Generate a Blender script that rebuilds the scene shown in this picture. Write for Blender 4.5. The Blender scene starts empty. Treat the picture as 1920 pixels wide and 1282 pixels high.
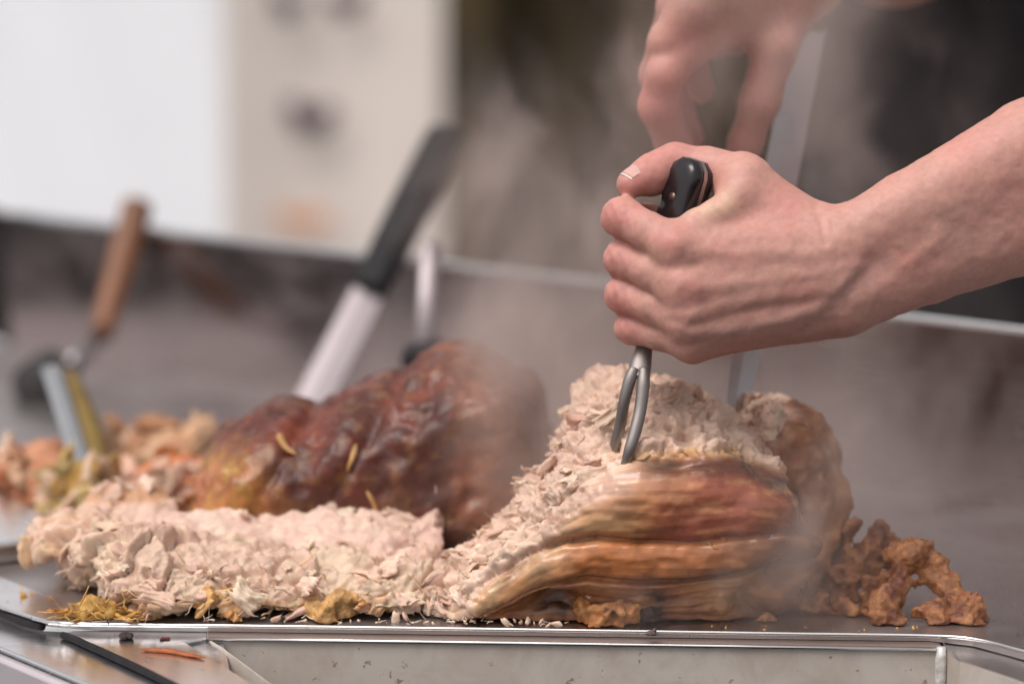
import bpy, bmesh, math, random
import numpy as np
from mathutils import Vector, Matrix, Euler

random.seed(7)
RNG = np.random.default_rng(11)
SC = bpy.context.scene
COL = SC.collection

# ------------------------------------------------------------------ camera
CAM_Y, CAM_Z, PITCH, FOCAL = -1.35, 0.3546, math.radians(9.0), 100.0
FPX = FOCAL / 36.0 * 1920.0
cam_d = bpy.data.cameras.new('camera')
cam = bpy.data.objects.new('camera', cam_d); COL.objects.link(cam)
cam.location = (0, CAM_Y, CAM_Z)
cam.rotation_euler = (math.radians(90) - PITCH, 0, 0)
cam_d.lens = FOCAL; cam_d.sensor_width = 36.0; cam_d.clip_start = 0.05; cam_d.clip_end = 200
cam_d.dof.use_dof = True
cam_d.dof.focus_distance = 1.372
cam_d.dof.aperture_fstop = 3.2
SC.camera = cam

# ------------------------------------------------------------------ sky, sun, exposure
SUN_EL, SUN_AZ = math.radians(62), math.radians(-50)      # azimuth from -y (camera side) towards -x
w = bpy.data.worlds.new('World'); SC.world = w; w.use_nodes = True
wn = w.node_tree.nodes; wl = w.node_tree.links
sky = wn.new('ShaderNodeTexSky'); sky.sky_type = 'NISHITA'; sky.sun_disc = False
sky.sun_elevation = SUN_EL; sky.sun_rotation = math.radians(180) - SUN_AZ
sky.air_density = 1.0; sky.dust_density = 4.0; sky.ozone_density = 1.0
hs = wn.new('ShaderNodeHueSaturation'); hs.inputs['Saturation'].default_value = 0.10
wl.new(sky.outputs[0], hs.inputs['Color'])
wl.new(hs.outputs[0], wn['Background'].inputs[0])
wn['Background'].inputs[1].default_value = 0.15
sun_d = bpy.data.lights.new('sun', 'SUN'); sun_d.energy = 1.5; sun_d.angle = math.radians(35)
sun_d.color = (1.0, 0.93, 0.86)
sun = bpy.data.objects.new('sun', sun_d); COL.objects.link(sun)
sdir = Vector((math.sin(SUN_AZ) * math.cos(SUN_EL), -math.cos(SUN_AZ) * math.cos(SUN_EL), math.sin(SUN_EL)))
sun.rotation_euler = sdir.to_track_quat('Z', 'Y').to_euler()
SC.view_settings.view_transform = 'Standard'; SC.view_settings.look = 'None'
SC.view_settings.exposure = 0.15; SC.view_settings.gamma = 1.0
SC.view_settings.use_curve_mapping = False
SC.cycles.use_denoising = True
SC.cycles.volume_step_rate = 1.5
SC.cycles.volume_max_steps = 256
SC.cycles.max_bounces = 8; SC.cycles.volume_bounces = 1
SC.cycles.transparent_max_bounces = 8

# ------------------------------------------------------------------ projection helpers (photo pixel -> place)
CP, SP = math.cos(PITCH), math.sin(PITCH)
def ray(px, py):
    a, b = (px - 960.0) / FPX, (641.0 - py) / FPX
    return np.array([a, CP + b * SP, -SP + b * CP])
def P(px, py, y):
    r = ray(px, py); t = (y - CAM_Y) / r[1]
    return np.array([r[0] * t, y, CAM_Z + r[2] * t])
def Pz(px, py, z):
    r = ray(px, py); t = (z - CAM_Z) / r[2]
    return np.array([r[0] * t, CAM_Y + r[1] * t, z])
def proj(p):
    p = np.asarray(p, dtype=np.float64)
    dy, dz = p[..., 1] - CAM_Y, p[..., 2] - CAM_Z
    d = dy * CP - dz * SP
    u = dy * SP + dz * CP
    return 960.0 + FPX * p[..., 0] / d, 641.0 - FPX * u / d

# ------------------------------------------------------------------ noise
def _h(ix, iy, iz, s):
    n = (ix.astype(np.int64) * 374761393 + iy.astype(np.int64) * 668265263 + iz.astype(np.int64) * 2147483647 + s * 1274126177)
    n = (n ^ (n >> 13)) * 1274126177
    n = n & 0x7fffffff
    n = ((n ^ (n >> 16)) * 2246822519) & 0x7fffffff
    return (n ^ (n >> 15)).astype(np.float64) / 2147483647.0
def vnoise(x, y, z, s=0):
    x, y, z = np.broadcast_arrays(np.asarray(x, float), np.asarray(y, float), np.asarray(z, float))
    ix, iy, iz = np.floor(x), np.floor(y), np.floor(z)
    fx, fy, fz = x - ix, y - iy, z - iz
    fx = fx * fx * (3 - 2 * fx); fy = fy * fy * (3 - 2 * fy); fz = fz * fz * (3 - 2 * fz)
    r = 0
    for a in (0, 1):
        wx = fx if a else 1 - fx
        for b in (0, 1):
            wy = fy if b else 1 - fy
            for c in (0, 1):
                wz = fz if c else 1 - fz
                r = r + wx * wy * wz * _h(ix + a, iy + b, iz + c, s)
    return r * 2 - 1
def fbm(x, y, z, o=3, s=0):
    r, a, f = 0, 1.0, 1.0
    for i in range(o):
        r = r + a * vnoise(np.asarray(x) * f, np.asarray(y) * f, np.asarray(z) * f, s + i * 17); a *= .5; f *= 2.03
    return r
def worley(x, y, z, s=0, ids=False):
    """nearest-cell distance, second distance, and that cell's random value and tilt"""
    x, y, z = [np.asarray(v, float) for v in (x, y, z)]
    ix, iy, iz = np.floor(x), np.floor(y), np.floor(z)
    f1 = np.full(x.shape, 9.0); f2 = np.full(x.shape, 9.0); val = np.zeros(x.shape); tl = np.zeros(x.shape); cid = np.zeros(x.shape + (3,))
    for a in (-1, 0, 1):
        for b in (-1, 0, 1):
            for c in (-1, 0, 1):
                cx, cy, cz = ix + a, iy + b, iz + c
                dx = cx + _h(cx, cy, cz, s) - x; dy = cy + _h(cx, cy, cz, s + 1) - y; dz = cz + _h(cx, cy, cz, s + 2) - z
                d = np.sqrt(dx * dx + dy * dy + dz * dz); r = _h(cx, cy, cz, s + 3) - .5
                t = dx * (_h(cx, cy, cz, s + 4) - .5) + dy * (_h(cx, cy, cz, s + 5) - .5) + dz * (_h(cx, cy, cz, s + 6) - .5)
                m = d < f1
                f2 = np.where(m, f1, np.minimum(f2, d)); val = np.where(m, r, val); tl = np.where(m, t, tl); f1 = np.where(m, d, f1)
                cid = np.where(m[..., None], np.stack([cx, cy, cz], -1), cid)
    return (f1, f2, val, tl, cid) if ids else (f1, f2, val, tl)
def chunky(V, size, s, st=(1, 1, 1)):
    """torn-block relief: flat tilted patches with crevices between them, about -1..1"""
    wx = .35 * vnoise(V[:, 0] / size, V[:, 1] / size, V[:, 2] / size, s + 40)
    wz = .35 * vnoise(V[:, 0] / size, V[:, 1] / size, V[:, 2] / size, s + 41)
    f1, f2, v, t = worley(V[:, 0] / size * st[0] + wx, V[:, 1] / size * st[1], V[:, 2] / size * st[2] + wz, s)
    return 1.3 * v + 1.6 * t - .8 * np.exp(-((f2 - f1) / .12) ** 2)
def grained(V, size, s, amp, grain, crev, st=(1, 1, 1), gl=(55, 330)):
    """torn cooked meat: chunks set at odd heights and tilts, each with its own fibre direction, split by crevices"""
    wv = [.45 * vnoise(V[:, 0] / size * 1.1, V[:, 1] / size * 1.1, V[:, 2] / size * 1.1, s + 50 + k) + .16 * vnoise(V[:, 0] / size * 4, V[:, 1] / size * 4, V[:, 2] / size * 4, s + 60 + k) for k in range(3)]
    f1, f2, v, t, cid = worley(V[:, 0] / size * st[0] + wv[0], V[:, 1] / size * st[1] + wv[1], V[:, 2] / size * st[2] + wv[2], s, True)
    h = [_h(cid[:, 0], cid[:, 1], cid[:, 2], s + 70 + k) * 2 - 1 for k in range(6)]
    d = np.stack([h[0] * 1.6, h[1], h[2]], 1); d /= np.linalg.norm(d, axis=1, keepdims=True) + 1e-9
    e1 = np.cross(d, np.stack([h[3], h[4], h[5]], 1)); e1 /= np.linalg.norm(e1, axis=1, keepdims=True) + 1e-9; e2 = np.cross(d, e1)
    a, b, c = [(V * q).sum(1) for q in (d, e1, e2)]
    g = 1 - 2 * np.abs(vnoise(a * gl[0], b * gl[1], c * gl[1], s + 80)); g2 = vnoise(a * gl[0] * 2.2, b * gl[1] * 1.9, c * gl[1] * 1.9, s + 81)
    cv = np.exp(-((f2 - f1) / .10) ** 2)
    return amp * (1.5 * v + 1.8 * t) + grain * (.7 * g + .5 * g2) - crev * cv, v, cv, g
def sstep(a, b, x):
    t = np.clip((np.asarray(x, float) - a) / (b - a), 0, 1); return t * t * (3 - 2 * t)
def mix(a, b, t):
    t = np.asarray(t)
    if np.ndim(a) > 0 and np.ndim(t) > 0 and (np.shape(a)[-1] == 3): t = t[..., None]
    return np.asarray(a) * (1 - t) + np.asarray(b) * t

# ------------------------------------------------------------------ implicit surfaces
def smin(a, b, k):
    h = np.maximum(k - np.abs(a - b), 0) / k
    return np.minimum(a, b) - h * h * k * .25
def rcone(G, a, b, ra, rb):
    X, Y, Z = G
    a = np.asarray(a, np.float32); b = np.asarray(b, np.float32); d = b - a
    L = float(d @ d) + 1e-12
    t = np.clip(((X - a[0]) * d[0] + (Y - a[1]) * d[1] + (Z - a[2]) * d[2]) / L, 0, 1)
    return np.sqrt((X - a[0] - t * d[0]) ** 2 + (Y - a[1] - t * d[1]) ** 2 + (Z - a[2] - t * d[2]) ** 2) - (ra + (rb - ra) * t)
def ellip(G, c, r):
    X, Y, Z = G
    k0 = np.sqrt(((X - c[0]) / r[0]) ** 2 + ((Y - c[1]) / r[1]) ** 2 + ((Z - c[2]) / r[2]) ** 2)
    return (k0 - 1) * min(r)
def grid(lo, hi, h):
    ax = [np.arange(lo[i], hi[i] + h, h, dtype=np.float32) for i in range(3)]
    return ax, (ax[0][:, None, None], ax[1][None, :, None], ax[2][None, None, :])
def surface_nets(F, ax):
    nx, ny, nz = F.shape
    ins = F < 0
    cnt = np.zeros((nx - 1, ny - 1, nz - 1), np.int8)
    for a in (0, 1):
        for b in (0, 1):
            for c in (0, 1):
                cnt += ins[a:nx - 1 + a, b:ny - 1 + b, c:nz - 1 + c]
    I, J, K = np.nonzero((cnt > 0) & (cnt < 8))
    idx = -np.ones(cnt.shape, np.int64); idx[I, J, K] = np.arange(len(I))
    acc = np.zeros((len(I), 3)); num = np.zeros(len(I))
    cs = [(0, 0, 0), (1, 0, 0), (0, 1, 0), (1, 1, 0), (0, 0, 1), (1, 0, 1), (0, 1, 1), (1, 1, 1)]
    val = [F[I + c[0], J + c[1], K + c[2]].astype(np.float64) for c in cs]
    for p in range(8):
        for q in range(p + 1, 8):
            df = [cs[q][m] - cs[p][m] for m in range(3)]
            if sum(abs(v) for v in df) != 1: continue
            m = (val[p] < 0) != (val[q] < 0)
            t = val[p][m] / (val[p][m] - val[q][m])
            for k in range(3): acc[m, k] += cs[p][k] + t * df[k]
            num[m] += 1
    acc /= num[:, None]
    h = [float(a[1] - a[0]) for a in ax]
    V = np.stack([ax[0][0] + (I + acc[:, 0]) * h[0], ax[1][0] + (J + acc[:, 1]) * h[1], ax[2][0] + (K + acc[:, 2]) * h[2]], 1)
    Q = []
    def quads(axis):
        sl0 = [slice(None)] * 3; sl1 = [slice(None)] * 3
        sl0[axis] = slice(0, -1); sl1[axis] = slice(1, None)
        A, B = ins[tuple(sl0)], ins[tuple(sl1)]
        e = np.argwhere(A != B)
        o = [k for k in range(3) if k != axis]
        ok = (e[:, o[0]] > 0) & (e[:, o[1]] > 0) & (e[:, o[0]] < F.shape[o[0]] - 1) & (e[:, o[1]] < F.shape[o[1]] - 1)
        e = e[ok]
        fl = A[e[:, 0], e[:, 1], e[:, 2]]
        def c(d0, d1):
            g = e.copy(); g[:, o[0]] += d0; g[:, o[1]] += d1; return idx[g[:, 0], g[:, 1], g[:, 2]]
        q = np.stack([c(-1, -1), c(0, -1), c(0, 0), c(-1, 0)], 1)
        if axis == 1: fl = ~fl
        q[~fl] = q[~fl][:, ::-1]
        Q.append(q)
    quads(0); quads(1); quads(2)
    return V, np.concatenate(Q)
def vnormals(V, Q):
    n = np.cross(V[Q[:, 2]] - V[Q[:, 0]], V[Q[:, 3 if Q.shape[1] == 4 else 1]] - V[Q[:, 1 if Q.shape[1] == 4 else 0]])
    if Q.shape[1] == 3: n = -n
    N = np.zeros_like(V)
    for k in range(Q.shape[1]):
        for c in range(3): N[:, c] += np.bincount(Q[:, k], n[:, c], len(V))
    return N / (np.linalg.norm(N, axis=1, keepdims=True) + 1e-12)
def relax(V, Q, it=2, f=.5):
    E = np.concatenate([Q[:, [k, (k + 1) % Q.shape[1]]] for k in range(Q.shape[1])])
    E = np.concatenate([E, E[:, ::-1]])
    deg = np.bincount(E[:, 0], minlength=len(V))[:, None] + 1e-9
    for _ in range(it):
        S = np.stack([np.bincount(E[:, 0], V[E[:, 1], c], len(V)) for c in range(3)], 1)
        V = V + f * (S / deg - V)
    return V
def chaikin(p, n=2):
    p = np.asarray(p, float)
    for _ in range(n):
        q = np.roll(p, -1, 0); p = np.stack([p * .75 + q * .25, p * .25 + q * .75], 1).reshape(-1, 2)
    return p
def polysd(px, pz, poly):
    a = poly; b = np.roll(poly, -1, 0)
    d = np.full(px.shape, 1e9); ins = np.zeros(px.shape, bool)
    for (ax_, az), (bx, bz) in zip(a, b):
        ex, ez = bx - ax_, bz - az
        t = np.clip(((px - ax_) * ex + (pz - az) * ez) / (ex * ex + ez * ez + 1e-12), 0, 1)
        d = np.minimum(d, (px - ax_ - t * ex) ** 2 + (pz - az - t * ez) ** 2)
        c = (az > pz) != (bz > pz)
        ins ^= c & (px < ex * (pz - az) / (ez if abs(ez) > 1e-12 else 1e-12) + ax_)
    d = np.sqrt(d); return np.where(ins, -d, d)
def inflate(outline, yref, y0, T, R, h, extra=None, smooth=2, floor=0.0012, disp=None, rel=1):
    """a body with a given outline, its own depth y0(px,py), half thickness T(px,py) and edge roundness R"""
    poly = chaikin(outline, smooth)
    pw = np.array([P(a, b, yref)[[0, 2]] for a, b in poly])
    lo = np.array([pw[:, 0].min() - .012, yref - .13, max(pw[:, 1].min() - .012, -.004)])
    hi = np.array([pw[:, 0].max() + .012, yref + .13, pw[:, 1].max() + .014])
    ax, G = grid(lo, hi, h)
    X2, Z2 = np.meshgrid(ax[0], ax[2], indexing='ij')
    px, py = proj(np.stack([X2, np.full_like(X2, yref), Z2], -1))
    d2 = polysd(X2, Z2, pw)
    y0v = (y0(px, py) if callable(y0) else np.full(px.shape, y0)).astype(np.float32)
    Tv = (T(px, py) if callable(T) else np.full(px.shape, T)).astype(np.float32)
    e = np.maximum(d2 + R, 0) / R
    F = (np.sqrt(e[:, None, :] ** 2 + ((G[1] - y0v[:, None, :]) / Tv[:, None, :]) ** 2) - 1) * min(R, float(Tv.min()))
    F = F.astype(np.float32)
    if extra is not None: F = extra(F, G)
    F = np.maximum(F, floor - G[2])
    F[0] = F[-1] = 1; F[:, 0] = F[:, -1] = 1; F[:, :, 0] = F[:, :, -1] = 1
    V, Q = surface_nets(F, ax)
    V = relax(V, Q, rel)
    if disp is not None:
        N = vnormals(V, Q); a, b = proj(V)
        V = V + N * disp(V, N, a, b)[:, None]
        V[:, 2] = np.maximum(V[:, 2], floor * .5)
    return V, Q

# ------------------------------------------------------------------ objects
def mesh_obj(name, V, F, mat=None, parent=None, smooth=True, col=None, rough=None):
    me = bpy.data.meshes.new(name)
    V = np.asarray(V, np.float32)
    if isinstance(F, np.ndarray):
        k = F.shape[1]
        me.vertices.add(len(V)); me.vertices.foreach_set('co', V.ravel())
        me.loops.add(F.size); me.loops.foreach_set('vertex_index', F.astype(np.int32).ravel())
        me.polygons.add(len(F)); me.polygons.foreach_set('loop_start', np.arange(0, F.size, k, dtype=np.int32))
        me.update(calc_edges=True); me.validate()
    else:
        me.from_pydata([tuple(map(float, v)) for v in V], [], F); me.update()
    if smooth: me.polygons.foreach_set('use_smooth', np.ones(len(me.polygons), bool))
    if col is not None:
        at = me.attributes.new('tone', 'FLOAT_COLOR', 'POINT')
        c4 = np.ones((len(V), 4), np.float32); c4[:, :3] = np.clip(col, 0, 1); at.data.foreach_set('color', c4.ravel())
    if rough is not None:
        at = me.attributes.new('gloss', 'FLOAT', 'POINT'); at.data.foreach_set('value', np.asarray(rough, np.float32))
    if mat: me.materials.append(mat)
    o = bpy.data.objects.new(name, me); COL.objects.link(o)
    if parent: o.parent = parent
    return o
def empty(name, loc=(0, 0, 0)):
    o = bpy.data.objects.new(name, None); COL.objects.link(o); o.location = loc; o.empty_display_size = .02
    return o
def tag(o, label, cat=None, group=None, kind=None):
    o['label'] = label
    if cat: o['category'] = cat
    if group: o['group'] = group
    if kind: o['kind'] = kind
    return o
def attach(o, parent):
    o.parent = parent; o.matrix_parent_inverse = Matrix.Translation(parent.location).inverted(); return o
def bm_obj(name, bm, mat, parent=None, smooth=True):
    me = bpy.data.meshes.new(name); bmesh.ops.recalc_face_normals(bm, faces=bm.faces[:]); bm.to_mesh(me); bm.free()
    if smooth:
        me.polygons.foreach_set('use_smooth', np.ones(len(me.polygons), bool))
    me.materials.append(mat)
    o = bpy.data.objects.new(name, me); COL.objects.link(o)
    if parent: attach(o, parent)
    return o
def slab(name, pts, zt, th, mat, parent=None, bev=.0008, seg=2):
    """flat sheet: plan polygon pts (x,y), top at zt (number or per point), thickness th, softened edges"""
    bm = bmesh.new(); n = len(pts)
    zt = [zt] * n if not hasattr(zt, '__len__') else zt
    t = [bm.verts.new((p[0], p[1], z)) for p, z in zip(pts, zt)]
    b = [bm.verts.new((p[0], p[1], z - th)) for p, z in zip(pts, zt)]
    bm.faces.new(t); bm.faces.new(b[::-1])
    for i in range(n): bm.faces.new((t[i], b[i], b[(i + 1) % n], t[(i + 1) % n]))
    bmesh.ops.recalc_face_normals(bm, faces=bm.faces[:])
    if not bev: bmesh.ops.triangulate(bm, faces=[f for f in bm.faces if len(f.verts) > 4])
    if bev: bmesh.ops.bevel(bm, geom=bm.edges[:], offset=bev, segments=seg, affect='EDGES', profile=.5)
    o = bm_obj(name, bm, mat, parent, smooth=False)
    return o
def tube(pts, rads, n=10, squash=None, up=(0, 0, 1), cap=True):
    """swept tube with elliptical section; squash=(a,b) multipliers"""
    pts = np.asarray(pts, float); m = len(pts)
    T = np.gradient(pts, axis=0); T /= np.linalg.norm(T, axis=1, keepdims=True)
    up = np.asarray(up, float)
    V = []
    for i in range(m):
        s = np.cross(up, T[i]); s /= np.linalg.norm(s) + 1e-9; u = np.cross(T[i], s)
        sa, sb = squash if squash else (1, 1)
        for k in range(n):
            a = 2 * math.pi * k / n
            V.append(pts[i] + rads[i] * (math.cos(a) * s * sa + math.sin(a) * u * sb))
    F = [[i * n + k, i * n + (k + 1) % n, (i + 1) * n + (k + 1) % n, (i + 1) * n + k] for i in range(m - 1) for k in range(n)]
    if cap:
        F.append(list(range(n))[::-1]); F.append([(m - 1) * n + k for k in range(n)])
    return np.array(V), F
def spline(p, n):
    p = np.asarray(p, float); t = np.linspace(0, len(p) - 1, n); out = []
    for v in t:
        i = min(int(v), len(p) - 2); f = v - i
        p0 = p[max(i - 1, 0)]; p1 = p[i]; p2 = p[i + 1]; p3 = p[min(i + 2, len(p) - 1)]
        out.append(.5 * (2 * p1 + (p2 - p0) * f + (2 * p0 - 5 * p1 + 4 * p2 - p3) * f * f + (3 * p1 - p0 - 3 * p2 + p3) * f ** 3))
    return np.array(out)

# ------------------------------------------------------------------ materials
def new_mat(name):
    m = bpy.data.materials.new(name); m.use_nodes = True
    return m, m.node_tree.nodes, m.node_tree.links, m.node_tree.nodes['Principled BSDF']
def N_(n, t, **k):
    x = n.new(t)
    for a, v in k.items():
        if a in x.inputs: x.inputs[a].default_value = v
        else: setattr(x, a, v)
    return x
def ramp(n, stops):
    r = n.new('ShaderNodeValToRGB'); e = r.color_ramp.elements
    while len(e) > 1: e.remove(e[-1])
    e[0].position = stops[0][0]; e[0].color = (*stops[0][1], 1)
    for p, c in stops[1:]:
        x = e.new(p); x.color = (*c, 1)
    return r
def noise_node(n, l, scale, detail=4, rough=.55, stretch=None, dist=0):
    tc = n.new('ShaderNodeTexCoord'); src = tc.outputs['Object']
    if stretch:
        mp = n.new('ShaderNodeMapping'); mp.inputs['Scale'].default_value = stretch; l.new(src, mp.inputs[0]); src = mp.outputs[0]
    t = N_(n, 'ShaderNodeTexNoise'); t.inputs['Scale'].default_value = scale; t.inputs['Detail'].default_value = detail
    t.inputs['Roughness'].default_value = rough; t.inputs['Distortion'].default_value = dist
    l.new(src, t.inputs['Vector']); return t
def bump(n, l, b, height, strength, dist):
    bp = n.new('ShaderNodeBump'); bp.inputs['Strength'].default_value = strength; bp.inputs['Distance'].default_value = dist
    l.new(height, bp.inputs['Height']); l.new(bp.outputs[0], b.inputs['Normal']); return bp
def toned(name, rough=.5, sss=.15, sssr=(1, .4, .25), scale=.004, nscale=300, bstr=.4, bdist=.0006, stretch=None, var=.25, coat=0, gloss=False, spec=.5):
    m, n, l, b = new_mat(name)
    at = n.new('ShaderNodeAttribute'); at.attribute_name = 'tone'
    t = noise_node(n, l, nscale, 5, .6, stretch)
    t2 = noise_node(n, l, nscale * .35, 4, .6, stretch)
    r = ramp(n, [(.3, (1 - var,) * 3), (.7, (1 + var * .6,) * 3)]); l.new(t2.outputs[0], r.inputs[0])
    mx = N_(n, 'ShaderNodeMix', data_type='RGBA', blend_type='MULTIPLY'); mx.inputs[0].default_value = 1
    l.new(at.outputs['Color'], mx.inputs[6]); l.new(r.outputs[0], mx.inputs[7])
    l.new(mx.outputs[2], b.inputs['Base Color'])
    b.inputs['Roughness'].default_value = rough
    b.inputs['Specular IOR Level'].default_value = spec
    b.inputs['Subsurface Weight'].default_value = sss
    b.inputs['Subsurface Radius'].default_value = sssr; b.inputs['Subsurface Scale'].default_value = scale
    b.inputs['Coat Weight'].default_value = coat; b.inputs['Coat Roughness'].default_value = .25
    if gloss:
        g = n.new('ShaderNodeAttribute'); g.attribute_name = 'gloss'; l.new(g.outputs['Fac'], b.inputs['Roughness'])
    bump(n, l, b, t.outputs[0], bstr, bdist)
    return m
def steel(name, base=(.60, .585, .59), rough=.28, stain=(.10, .075, .055), amount=.45, brush=(6, 6, 300), spots=0.0, nscale=9, metal=1.0):
    m, n, l, b = new_mat(name)
    g = noise_node(n, l, 3, 5, .6, brush)
    d = noise_node(n, l, nscale, 6, .65, None, .6)
    r = ramp(n, [(.42, (0, 0, 0)), (.72, (1, 1, 1))]); l.new(d.outputs[0], r.inputs[0])
    mu = N_(n, 'ShaderNodeMath', operation='MULTIPLY'); mu.inputs[1].default_value = amount; l.new(r.outputs[0], mu.inputs[0])
    fac = mu.outputs[0]
    if spots > 0:
        s = noise_node(n, l, 150, 3, .6)
        sr = ramp(n, [(.70 - .03 * spots, (0, 0, 0)), (.745 - .03 * spots, (1, 1, 1))]); l.new(s.outputs[0], sr.inputs[0])
        s2 = noise_node(n, l, 28, 3, .6)
        s2r = ramp(n, [(.71, (0, 0, 0)), (.75, (.8, .8, .8))]); l.new(s2.outputs[0], s2r.inputs[0])
        mm = N_(n, 'ShaderNodeMath', operation='MAXIMUM'); l.new(sr.outputs[0], mm.inputs[0]); l.new(s2r.outputs[0], mm.inputs[1])
        m3 = N_(n, 'ShaderNodeMath', operation='MAXIMUM'); l.new(mm.outputs[0], m3.inputs[0]); l.new(fac, m3.inputs[1]); fac = m3.outputs[0]
    mx = N_(n, 'ShaderNodeMix', data_type='RGBA'); mx.inputs[6].default_value = (*base, 1); mx.inputs[7].default_value = (*stain, 1)
    l.new(fac, mx.inputs[0]); l.new(mx.outputs[2], b.inputs['Base Color'])
    inv = N_(n, 'ShaderNodeMath', operation='MULTIPLY_ADD'); l.new(fac, inv.inputs[0]); inv.inputs[1].default_value = -.75 * metal; inv.inputs[2].default_value = metal
    l.new(inv.outputs[0], b.inputs['Metallic'])
    rr = N_(n, 'ShaderNodeMath', operation='MULTIPLY_ADD'); l.new(g.outputs[0], rr.inputs[0]); rr.inputs[1].default_value = .22; rr.inputs[2].default_value = rough - .08
    r2 = N_(n, 'ShaderNodeMath', operation='MULTIPLY_ADD'); l.new(fac, r2.inputs[0]); r2.inputs[1].default_value = .25; l.new(rr.outputs[0], r2.inputs[2])
    l.new(r2.outputs[0], b.inputs['Roughness'])
    bump(n, l, b, g.outputs[0], .08, .0004)
    return m
def plain(name, c, rough=.5, metal=0, var=.2, nscale=40, bstr=.15, bdist=.001, sheen=0, stretch=None):
    m, n, l, b = new_mat(name)
    t = noise_node(n, l, nscale, 5, .6, stretch)
    r = ramp(n, [(.3, tuple(x * (1 - var) for x in c)), (.7, tuple(min(1, x * (1 + var)) for x in c))]); l.new(t.outputs[0], r.inputs[0])
    l.new(r.outputs[0], b.inputs['Base Color']); b.inputs['Roughness'].default_value = rough; b.inputs['Metallic'].default_value = metal
    b.inputs['Sheen Weight'].default_value = sheen
    bump(n, l, b, t.outputs[0], bstr, bdist)
    return m

M_SKIN = toned('skin', rough=.52, sss=.22, sssr=(1, .35, .2), scale=.005, nscale=900, bstr=.38, bdist=.0004, var=.10, spec=.4)
M_NAIL = plain('nail', (.60, .34, .30), .3, var=.05)
M_NAILTIP = plain('nail_tip', (.74, .64, .57), .35, var=.05)
M_MEAT = toned('pulled_meat', rough=.5, sss=.28, sssr=(1, .45, .28), scale=.0032, nscale=420, bstr=.6, bdist=.0007, var=.16, gloss=True, spec=.35)
M_JOINT = toned('joint_meat', rough=.4, sss=.22, sssr=(1, .4, .22), scale=.003, nscale=420, bstr=.3, bdist=.0005, stretch=(.22, .7, 1), var=.22, gloss=True, spec=.5)
M_CRUST = toned('roast_crust', rough=.35, sss=.1, nscale=300, bstr=.7, bdist=.0010, var=.35, gloss=True)
M_CRACK = toned('crackling', rough=.45, sss=.12, nscale=420, bstr=.9, bdist=.0014, var=.4)
M_FLOOR = steel('tray_steel', rough=.26, amount=.4, spots=.5, brush=(300, 4, 6), base=(.55, .50, .49))
M_RIM = steel('rim_steel', rough=.16, amount=.15, base=(.72, .71, .72))
M_FLANGE = steel('flange_steel', rough=.2, amount=.05, spots=.4, base=(.80, .78, .79), brush=(4, 60, 4))
M_STRIP = steel('ledge_meat_reflection', rough=.3, amount=.5, base=(.40, .31, .275), stain=(.20, .11, .075), nscale=18, metal=.6)  # brown reflection of the meat painted into the ledge's base colour
M_PAN = steel('pan_steel', rough=.45, amount=.55, spots=1.0, base=(.63, .555, .50), stain=(.30, .205, .145), nscale=26, metal=.2)
M_APRON = steel('apron_steel', rough=.5, amount=.2, base=(.50, .45, .48), nscale=14, metal=.15)
M_WALL = steel('panel_steel', rough=.16, amount=.6, base=(.42, .35, .345), stain=(.14, .11, .095), brush=(2, 2, 160), nscale=6)
M_BLADE = steel('blade_steel', rough=.28, amount=.1, base=(.40, .365, .37), brush=(20, 20, 20))
M_FORK = steel('fork_steel', rough=.48, amount=.35, base=(.29, .255, .245), brush=(3, 3, 3))
M_DULL = steel('dull_steel', rough=.45, amount=.2, base=(.40, .345, .36), brush=(5, 5, 5))
M_BLACK = plain('black_handle', (.014, .009, .010), .2, var=.3, nscale=200, bstr=.05)
M_RUBBER = plain('dark_rubber', (.016, .014, .016), .6, var=.4, nscale=120)
M_RUBBER.node_tree.nodes['Principled BSDF'].inputs['Specular IOR Level'].default_value = .2
M_WOOD = plain('wood_handle', (.19, .072, .03), .5, var=.35, nscale=60, stretch=(1, 1, .15))
M_GOLD = plain('gold_side', (.30, .19, .05), .35, metal=.5, var=.3)  # golden tint for one arm of the steel tongs
M_BRISTLE = plain('dark_bristle', (.03, .026, .025), .8, var=.4, nscale=300)
M_TENT = plain('tent_canvas', (.70, .70, .73), .85, var=.02, nscale=6)
def _canvas(m):
    n, l = m.node_tree.nodes, m.node_tree.links; b = n['Principled BSDF']; out = n['Material Output']
    tr = n.new('ShaderNodeBsdfTranslucent'); tr.inputs[0].default_value = (.86, .86, .88, 1)
    mx = n.new('ShaderNodeMixShader'); mx.inputs[0].default_value = .15; l.new(b.outputs[0], mx.inputs[1]); l.new(tr.outputs[0], mx.inputs[2]); l.new(mx.outputs[0], out.inputs[0])
_canvas(M_TENT)
M_BANNER = plain('banner_cloth', (.85, .74, .675), .8, var=.04, nscale=8)
M_INK = plain('plum_print', (.10, .055, .08), .8, var=.1)
M_ORANGE = plain('orange_print', (.80, .34, .14), .8, var=.1)
M_DARK = plain('dark_boards', (.052, .034, .012), .85, var=.6, nscale=5)
M_SHIRT = plain('dark_shirt', (.014, .0125, .016), .85, var=.3, nscale=90, sheen=.1)

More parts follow.
